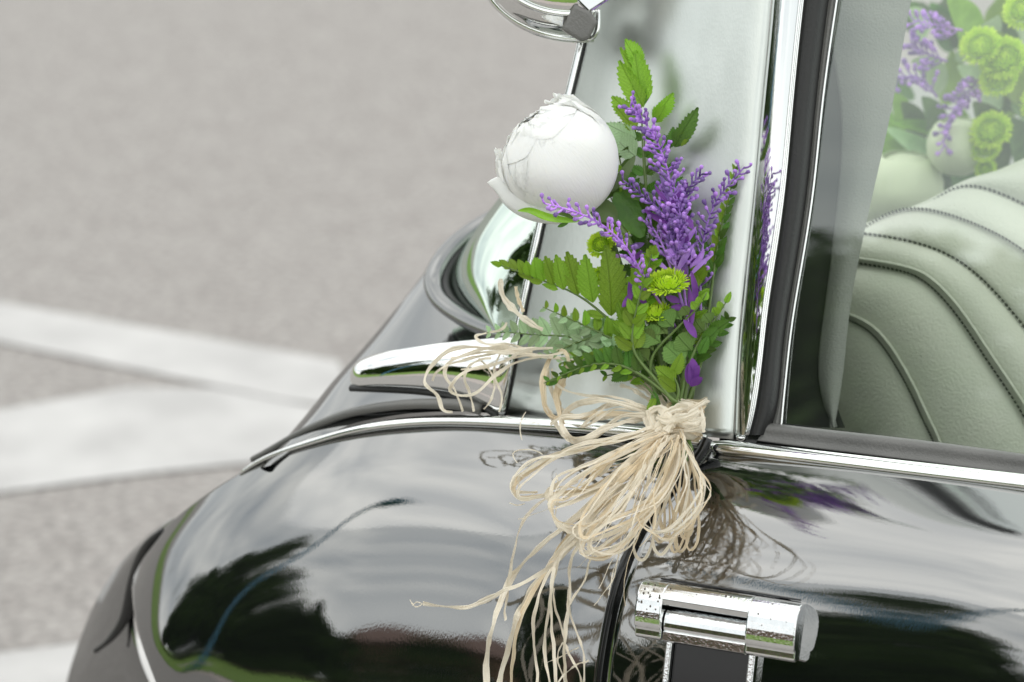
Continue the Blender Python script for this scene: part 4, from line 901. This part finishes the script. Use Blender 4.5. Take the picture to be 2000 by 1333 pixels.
# the bow: part whose own mesh is the knot core
kc = BP(1338, 820, .045)
v = []; f = []
core = lathe('raffia_bow', [(-.015, .008), (-.012, .0115), (0, .0125), (.010, .0115), (.014, .008)], kc, (up*.98+rt*.12), 24)
bow = put('raffia_bow', core, raffia, bq, label='pale raffia bow with long loose tails')
LOOPS = [
 ([(1290, 838), (1200, 862), (1100, 888), (1030, 924), (1004, 950), (1010, 968), (1080, 966), (1145, 958), (1210, 915), (1300, 862)], 15, .075),
 ([(1292, 832), (1210, 852), (1110, 880), (1035, 915), (1002, 944), (1006, 962), (1050, 962)], 13, .08),
 ([(1300, 845), (1220, 885), (1140, 925), (1094, 965), (1080, 993), (1090, 1025), (1115, 1034), (1168, 1021), (1255, 986), (1311, 923), (1320, 850)], 16, .085),
 ([(1296, 845), (1203, 925), (1150, 1000), (1133, 1035), (1140, 1053), (1171, 1049), (1238, 1021), (1290, 965), (1325, 895), (1315, 840)], 15, .088),
 ([(1300, 850), (1240, 930), (1185, 1000), (1143, 1056), (1138, 1077), (1154, 1088), (1196, 1081), (1255, 1021), (1297, 965), (1336, 878), (1325, 830)], 14, .08),
 ([(1305, 850), (1255, 930), (1200, 1000), (1155, 1050), (1148, 1072), (1170, 1085), (1215, 1068), (1265, 1010), (1310, 940), (1335, 860)], 11, .083),
 ([(1335, 850), (1345, 885), (1362, 913), (1370, 941), (1357, 976), (1318, 1025), (1283, 1039), (1262, 1032), (1259, 1015), (1290, 960), (1325, 870)], 9, .09),
 ([(1330, 845), (1350, 890), (1374, 935), (1378, 960), (1360, 1010), (1335, 1035), (1300, 1055), (1280, 1030), (1300, 960), (1330, 860)], 8, .045),
 ([(1325, 850), (1300, 930), (1240, 1010), (1195, 1060), (1160, 1075), (1150, 1050), (1200, 980), (1270, 900), (1310, 845)], 12, .07),
 ([(1300, 842), (1230, 872), (1150, 905), (1095, 940), (1070, 965), (1085, 985), (1130, 975), (1215, 930), (1300, 880), (1330, 845)], 14, .078),
 ([(1320, 850), (1345, 930), (1335, 1000), (1310, 1060), (1290, 1085), (1275, 1060), (1290, 980), (1315, 880)], 9, .035),
 ([(1320, 850), (1320, 930), (1290, 1010), (1270, 1070), (1255, 1095), (1240, 1070), (1270, 980), (1305, 880)], 9, .03),
 ([(1330, 850), (1360, 930), (1365, 990), (1345, 1030), (1325, 1040), (1320, 1000), (1335, 900)], 8, .028),
]
for i, (pts, w_, o) in enumerate(LOOPS):
    n_ = len(pts)
    for rep in range(3 if i < 10 else 1):
        j = [(a+random.uniform(-8, 8)*(rep+.3)*math.sin(math.pi*k/(n_-1)), b+random.uniform(-8, 8)*(rep+.3)*math.sin(math.pi*k/(n_-1))) for k, (a, b) in enumerate(pts)]
        off = [.05+(o-.05+.006*rep)*math.sin(math.pi*(.15+.85*k/(n_-1))) for k in range(n_)]
        ribbon(j, w_*(.66, .40, .2)[rep], off, raffia if (i+rep) % 4 else raffia_d, tw=1.15, seed=100+i*3+rep, n=44)
# wide straight bands from knot down-left
for i, (a, b, w_) in enumerate([((1150, 1000), (1300, 845), 18), ((1120, 1040), (1298, 850), 16), ((1180, 985), (1305, 848), 15), ((1135, 960), (1290, 848), 18), ((1215, 1000), (1315, 850), 14), ((1095, 1035), (1290, 845), 12), ((1230, 950), (1310, 848), 15), ((1170, 930), (1300, 845), 16), ((1260, 960), (1320, 850), 12), ((1290, 950), (1328, 850), 10)]):
    m1 = ((a[0]+b[0])/2+random.uniform(-12, 12)-8, (a[1]+b[1])/2+random.uniform(-8, 8)-4)
    ribbon([b, m1, a], w_*.7, [.055, .078, .07], raffia if i % 3 else raffia_d, tw=.5, seed=300+i, n=18)
TAILS = [
 ([(1250, 930), (1160, 985), (1092, 1036), (1027, 1095), (992, 1140), (972, 1192), (959, 1238), (951, 1283), (949, 1333), (948, 1420)], 10),
 ([(1240, 940), (1180, 990), (1125, 1040), (1070, 1108), (1027, 1170), (1011, 1202), (995, 1257), (975, 1333), (960, 1400)], 10),
 ([(1230, 950), (1160, 1000), (1109, 1046), (1076, 1101), (1024, 1186), (1008, 1241), (998, 1333), (996, 1420)], 8),
 ([(1240, 960), (1180, 1020), (1125, 1062), (1066, 1114), (995, 1150), (946, 1173), (907, 1186), (860, 1184), (826, 1180)], 8),
 ([(1190, 1000), (1120, 1060), (1079, 1108), (1053, 1166), (1042, 1218), (1047, 1290), (1050, 1333), (1056, 1420)], 6),
 ([(1200, 1000), (1130, 1050), (1086, 1101), (1076, 1160), (1066, 1225), (1063, 1274), (1070, 1316), (1085, 1380)], 6),
 ([(1210, 1000), (1140, 1045), (1099, 1082), (1081, 1127), (1076, 1192), (1083, 1290), (1086, 1400)], 6),
 ([(1220, 1000), (1160, 1040), (1125, 1075), (1112, 1127), (1112, 1176), (1105, 1241), (1102, 1290), (1112, 1390)], 6),
 ([(1230, 1000), (1180, 1060), (1154, 1092), (1138, 1140), (1112, 1183), (1102, 1257), (1108, 1333), (1120, 1400)], 4),
 ([(1083, 1150), (1083, 1183), (1099, 1231), (1105, 1264), (1128, 1306), (1135, 1350), (1140, 1400)], 4),
 ([(1112, 1150), (1112, 1192), (1125, 1231), (1140, 1280), (1138, 1340), (1125, 1400)], 4),
 ([(1130, 940), (1070, 971), (1027, 1010), (1008, 1056), (995, 1127), (988, 1175), (987, 1212)], 5),
 ([(1130, 1265), (1100, 1280), (1066, 1295)], 2), ([(1150, 1290), (1110, 1310), (1080, 1345)], 3), ([(1100, 1255), (1088, 1290), (1102, 1330), (1090, 1380)], 3)]
for i, (pts, w_) in enumerate(TAILS):
    ribbon(pts, w_*1.15, [.07]+[.05+.012*math.sin(k*1.7+i) for k in range(len(pts)-1)], raffia if i != 2 else raffia_d, tw=1.1, seed=500+i, n=46, taper=.9)
for i in range(16):
    x0, y0 = 1300+random.uniform(-14, 24), 850; L_ = random.uniform(120, 330); a = random.uniform(.15, 1.25); w1 = random.uniform(1.6, 3.4)
    P_ = [(x0, y0)]
    for k in range(1, 6): P_.append((x0-math.sin(a)*L_*k/5+random.uniform(-14, 14), y0+math.cos(a)*L_*k/5+random.uniform(-10, 10)+8*k))
    ribbon(P_, w1, [.05]+[random.uniform(.06, .095) for _ in range(5)], raffia if i % 3 else raffia_d, tw=1.2, seed=560+i, n=36)
# dark-side strands close to the body at the right of the knot
for i in range(7):
    x0 = 1330+random.uniform(-8, 14); x1 = 1300+i*10; y1 = 1060+random.uniform(-40, 60)
    ribbon([(x0, 845), (x0+15, 900), ((x0+x1)/2+12, 970), (x1, y1), (x1-14, y1+12), (x1-22, y1-30), (x0-20, 930)], random.uniform(5, 8), [.04, .03, .025, .02, .02, .02, .04], raffia_d, tw=.8, seed=600+i, n=34)
for i in range(0): ribbon([(1330+i*5, 850), (1335+i*4, 950), (1290+i*3, 1080), (1260+i*10, 1200), (1262+i*9, 1340), (1265+i*8, 1420)], 3.5, .018, raffia_d, tw=.8, seed=650+i, n=30)
ribbon([(1345, 880), (1335, 910), (1340, 940), (1330, 975), (1318, 1000)], 3.5, .085, raffia, seed=661)
# upper-left loops
UP = [
 ([(1285, 812), (1252, 800), (1185, 783), (1129, 790), (1098, 815), (1105, 846), (1122, 860), (1164, 850), (1213, 815), (1285, 815)], 13, .06),
 ([(1285, 815), (1248, 811), (1150, 811), (1080, 815), (1063, 783), (1061, 738), (1077, 696), (1105, 689), (1108, 720), (1087, 762), (1091, 801), (1108, 857)], 11, .055),
 ([(1285, 812), (1220, 780), (1150, 773), (1087, 752), (1078, 720)], 6, .055),
 ([(1288, 805), (1230, 788), (1180, 795), (1140, 812), (1100, 815), (1075, 830)], 9, .06),
 ([(1288, 815), (1220, 812), (1160, 818), (1120, 812), (1090, 790), (1075, 760), (1072, 720)], 8, .05),
 ([(1285, 820), (1230, 822), (1180, 838), (1135, 858), (1118, 862), (1112, 850)], 11, .065),
 ([(1075, 700), (1064, 740), (1066, 790), (1080, 820), (1100, 850), (1125, 862)], 10, .05),
 ([(1110, 690), (1100, 740), (1090, 780), (1100, 830)], 12, .045),
 ([(1280, 808), (1200, 800), (1150, 830), (1135, 835), (1170, 805), (1190, 790)], 6, .06),
 ([(1295, 800), (1270, 770), (1235, 745), (1205, 732)], 11, .04), ([(1305, 800), (1280, 765), (1250, 742), (1215, 738)], 12, .035), ([(1310, 795), (1290, 760), (1265, 740), (1225, 728)], 10, .03),
 ([(1300, 805), (1272, 785), (1242, 765), (1212, 752)], 9, .045), ([(1318, 800), (1300, 770), (1275, 745), (1245, 735)], 10, .04),
]
for i, (pts, w_, o) in enumerate(UP):
    ribbon(pts, w_, [.05]+[o+.006*math.sin(k*2+i) for k in range(len(pts)-1)], raffia_d if i in (1, 7) else raffia, tw=.9, seed=700+i, n=40)
FARL = [
 ([(1150, 700), (1098, 702), (1010, 688), (940, 678), (877, 685), (835, 727), (832, 752), (852, 769), (863, 797), (884, 804)], 8, .05),
 ([(1130, 702), (1059, 695), (975, 678), (905, 695), (873, 716), (870, 737), (884, 755), (905, 804)], 7, .055),
 ([(1100, 690), (1010, 709), (958, 741), (922, 772), (880, 765), (884, 748), (915, 723), (975, 709), (1017, 688), (1080, 680)], 7, .06),
 ([(960, 700), (919, 713), (908, 741), (915, 762), (926, 804)], 6, .055), ([(1040, 688), (990, 672), (950, 671), (930, 657), (975, 645), (990, 630)], 6, .05),
 ([(1120, 695), (1040, 680), (960, 690), (900, 705), (860, 720), (845, 745)], 6, .052), ([(1090, 700), (1000, 690), (930, 690), (880, 700)], 7, .055), ([(1080, 695), (1000, 700), (940, 720), (900, 722)], 5, .058),
 ([(975, 690), (965, 730), (980, 770), (975, 805)], 5, .05), ([(935, 700), (965, 740), (960, 780), (945, 800)], 5, .05)]
for i, (pts, w_, o) in enumerate(FARL): ribbon(pts, w_, [o+.004*math.sin(k*2.3+i) for k in range(len(pts))], raffia, tw=.9, seed=800+i, n=44)
ribbon([(978, 545), (981, 578), (1002, 604), (1026, 624), (1060, 645)], 13, .06, raffia, tw=1.0, seed=900)
ribbon([(1008, 560), (1012, 585), (1022, 610)], 8, .055, raffia_d, tw=.6, seed=901)
for i, pts in enumerate([[(1010, 905), (1003, 885), (1035, 878), (1060, 888)], [(1085, 1010), (1090, 950), (1085, 925)], [(995, 982), (1010, 986), (1025, 984)], [(1020, 860), (1015, 830), (1028, 805)], [(826, 1180), (815, 1176), (806, 1183)], [(826, 1180), (812, 1186), (800, 1172)]]):
    ribbon(pts, 2.4, .055, raffia, tw=.4, seed=920+i, n=12)
# knot: bands wound round the stems, then the crossing lump
kz = (up*.99+rt*.12).normalized(); kx = rt.copy(); ky = (kz.cross(kx)).normalized()
for i in range(10):
    h = -.0125+.0027*i+random.uniform(-.001, .001); tl_ = random.uniform(-.18, .18); rr = .0140+.0009*(i % 3)
    Q = [kc+kz*(h+tl_*.02*math.cos(a)+.004*math.sin(a+i))+kx*(rr*math.cos(a))-ky*(rr*math.sin(a)) for a in [k*2*math.pi/15 for k in range(16)]]
    ribbon3(Q, 9, raffia if i % 3 else raffia_d, 'raffia_wrap', .4, 32, random.Random(i), .95, bow)
for i, (pts, w_, o) in enumerate([([(1268, 800), (1275, 825), (1290, 840), (1305, 835), (1318, 818), (1330, 800)], 18, .072), ([(1345, 795), (1320, 800), (1300, 812), (1290, 828), (1278, 842)], 18, .075),
      ([(1262, 815), (1270, 838), (1290, 848), (1312, 838)], 16, .070), ([(1365, 800), (1340, 812), (1318, 818), (1300, 822), (1282, 815)], 16, .078), ([(1270, 805), (1285, 798), (1300, 808), (1308, 825), (1300, 842)], 16, .076),
      ([(1372, 815), (1350, 826), (1325, 822), (1305, 830)], 14, .074), ([(1318, 795), (1322, 785), (1345, 786), (1365, 795), (1372, 815), (1375, 845)], 9, .062)]):
    ribbon(pts, w_, o-.006, raffia, name='raffia_knot_band', tw=.3, seed=950+i, n=22)

# ------------------------------------------------------------------ flowers on the parcel shelf inside
fa = empty('flower_arrangement', hit(1830, 420, .85), 'blurred flower arrangement with white blooms and lime buttons behind the rear seat', 'flower arrangement')
bloom_m = mat('greenish_white_petal', (.78, .86, .62), .5, trans=.2)
FY = .55
def FP(a, b, off=0): return hit(a, b, FY-off)
def sub(name, pts, wpx, m, off0, off1, cup=.3, roll=0):
    P = cspline([FP(a, b, off0+(off1-off0)*i/(len(pts)-1)) for i, (a, b) in enumerate(pts)], 15); v = []; f = []; ww = px2m(wpx)*1.4
    for i, p in enumerate(P):
        t = (P[min(14, i+1)]-P[max(0, i-1)]).normalized(); s = t.cross(vw).normalized(); z = s.cross(t); u = i/14
        h = ww*.5*math.sin(math.pi*min(.999, u*.96+.03))**.7
        for k in range(5): a = k/2-1; v.append(p+s*(a*h)+z*(cup*h*(a*a)))
    for i in range(14):
        for k in range(4): a = i*5+k; f.append((a, a+1, a+6, a+5))
    return put(name, mesh(name, v, f), m, fa)
for (c_, r_) in [((1765, 368), 66), ((1702, 395), 44), ((1870, 285), 50)]:
    cc = FP(*c_, .07); rr = px2m(r_)*1.4
    o = put('white_bloom', None, None, None) if False else None
    base = lathe('white_bloom', [(-.9*rr, .1*rr), (-.6*rr, .7*rr), (0, .93*rr), (.5*rr, .8*rr), (.8*rr, .4*rr), (.9*rr, .02*rr)], cc, Vector((-.3, -.3, .9)), 20)
    wb = put('white_bloom', base, bloom_m, fa)
    for k in range(7):
        v = []; f = []; az0 = k*.9
        for i in range(9):
            for j in range(9):
                el = R(-60+115*i/8); a = az0+(j/8-.5)*1.5; q = 1.0+.04*k/7+.05*noise.noise(Vector((i*.6, j*.5, k)))
                v.append(cc+Vector((math.cos(el)*math.cos(a), math.cos(el)*math.sin(a), math.sin(el)))*rr*q)
        for i in range(8):
            for j in range(8): a = i*9+j; f.append((a, a+1, a+10, a+9))
        put('petal', mesh('petal', v, f), bloom_m, wb)
for (b, t, w_, m_) in [((1900, 380), (1730, 250), 40, fern_c), ((1860, 270), (1740, 240), 24, fern_a), ((1800, 330), (1720, 280), 40, fern_a), ((1790, 300), (1760, 200), 46, fern_b), ((1760, 280), (1740, 180), 40, fern_a), ((1830, 290), (1800, 190), 44, fern_b), ((1950, 220), (1870, 130), 50, fern_c),
      ((1990, 200), (1930, 60), 60, fern_a), ((1840, 180), (1780, 120), 50, fern_c), ((2000, 330), (1960, 230), 50, fern_b), ((1850, 400), (1800, 320), 50, fern_b), ((1900, 420), (1850, 300), 60, fern_b), ((2040, 120), (1960, 10), 50, fern_c), ((1900, 100), (1850, 0), 60, fern_a), ((1780, 420), (1700, 330), 60, fern_b), ((1800, 80), (1770, 20), 40, fern_c), ((1700, 330), (1720, 200), 50, fern_a), ((2050, 300), (2010, 180), 60, fern_b), ((1960, 330), (1900, 200), 60, fern_b), ((1870, 120), (1950, 30), 46, fern_c)]:
    sub('leaf', [b, ((b[0]+t[0])/2+10, (b[1]+t[1])/2-6), t], w_, m_, -.05, .06)
for k in range(46):
    a, b = random.uniform(1690, 2060), random.uniform(40, 430)
    q = random.uniform(-1.3, 1.3); ln = random.uniform(60, 120)
    sub('leaf', [(a, b), (a+math.sin(q)*ln*.5+6, b-math.cos(q)*ln*.5), (a+math.sin(q)*ln, b-math.cos(q)*ln)], random.uniform(30, 52), random.choice([fern_b, fern_b, fern_a, leaf_m]), -.14, -.08)
for (a, b, r_) in [(1915, 90, 30), (1962, 115, 34), (1950, 155, 28), (1935, 255, 30), (1925, 290, 22), (1925, 330, 16), (2000, 20, 30), (2040, 200, 34)]:
    button(0, 0, 0, 0, Vector((-.2, -.6, .7)), parent=fa, cen=FP(a, b, .09), rr=px2m(r_)*1.4)
FP2 = lambda a, b, o: FP(a, b, o+.08)
for pts in ([(1830, 190), (1790, 150), (1745, 160)], [(1900, 180), (1860, 220), (1842, 290)], [(1880, 60), (1830, 50), (1785, 40)], [(1920, 150), (1900, 170), (1870, 195)], [(1850, 120), (1800, 100), (1780, 85)]):
    spray(pts, .0, .02, 16, 26, parent=fa, Pf=FP2, size=15, u0=.1)
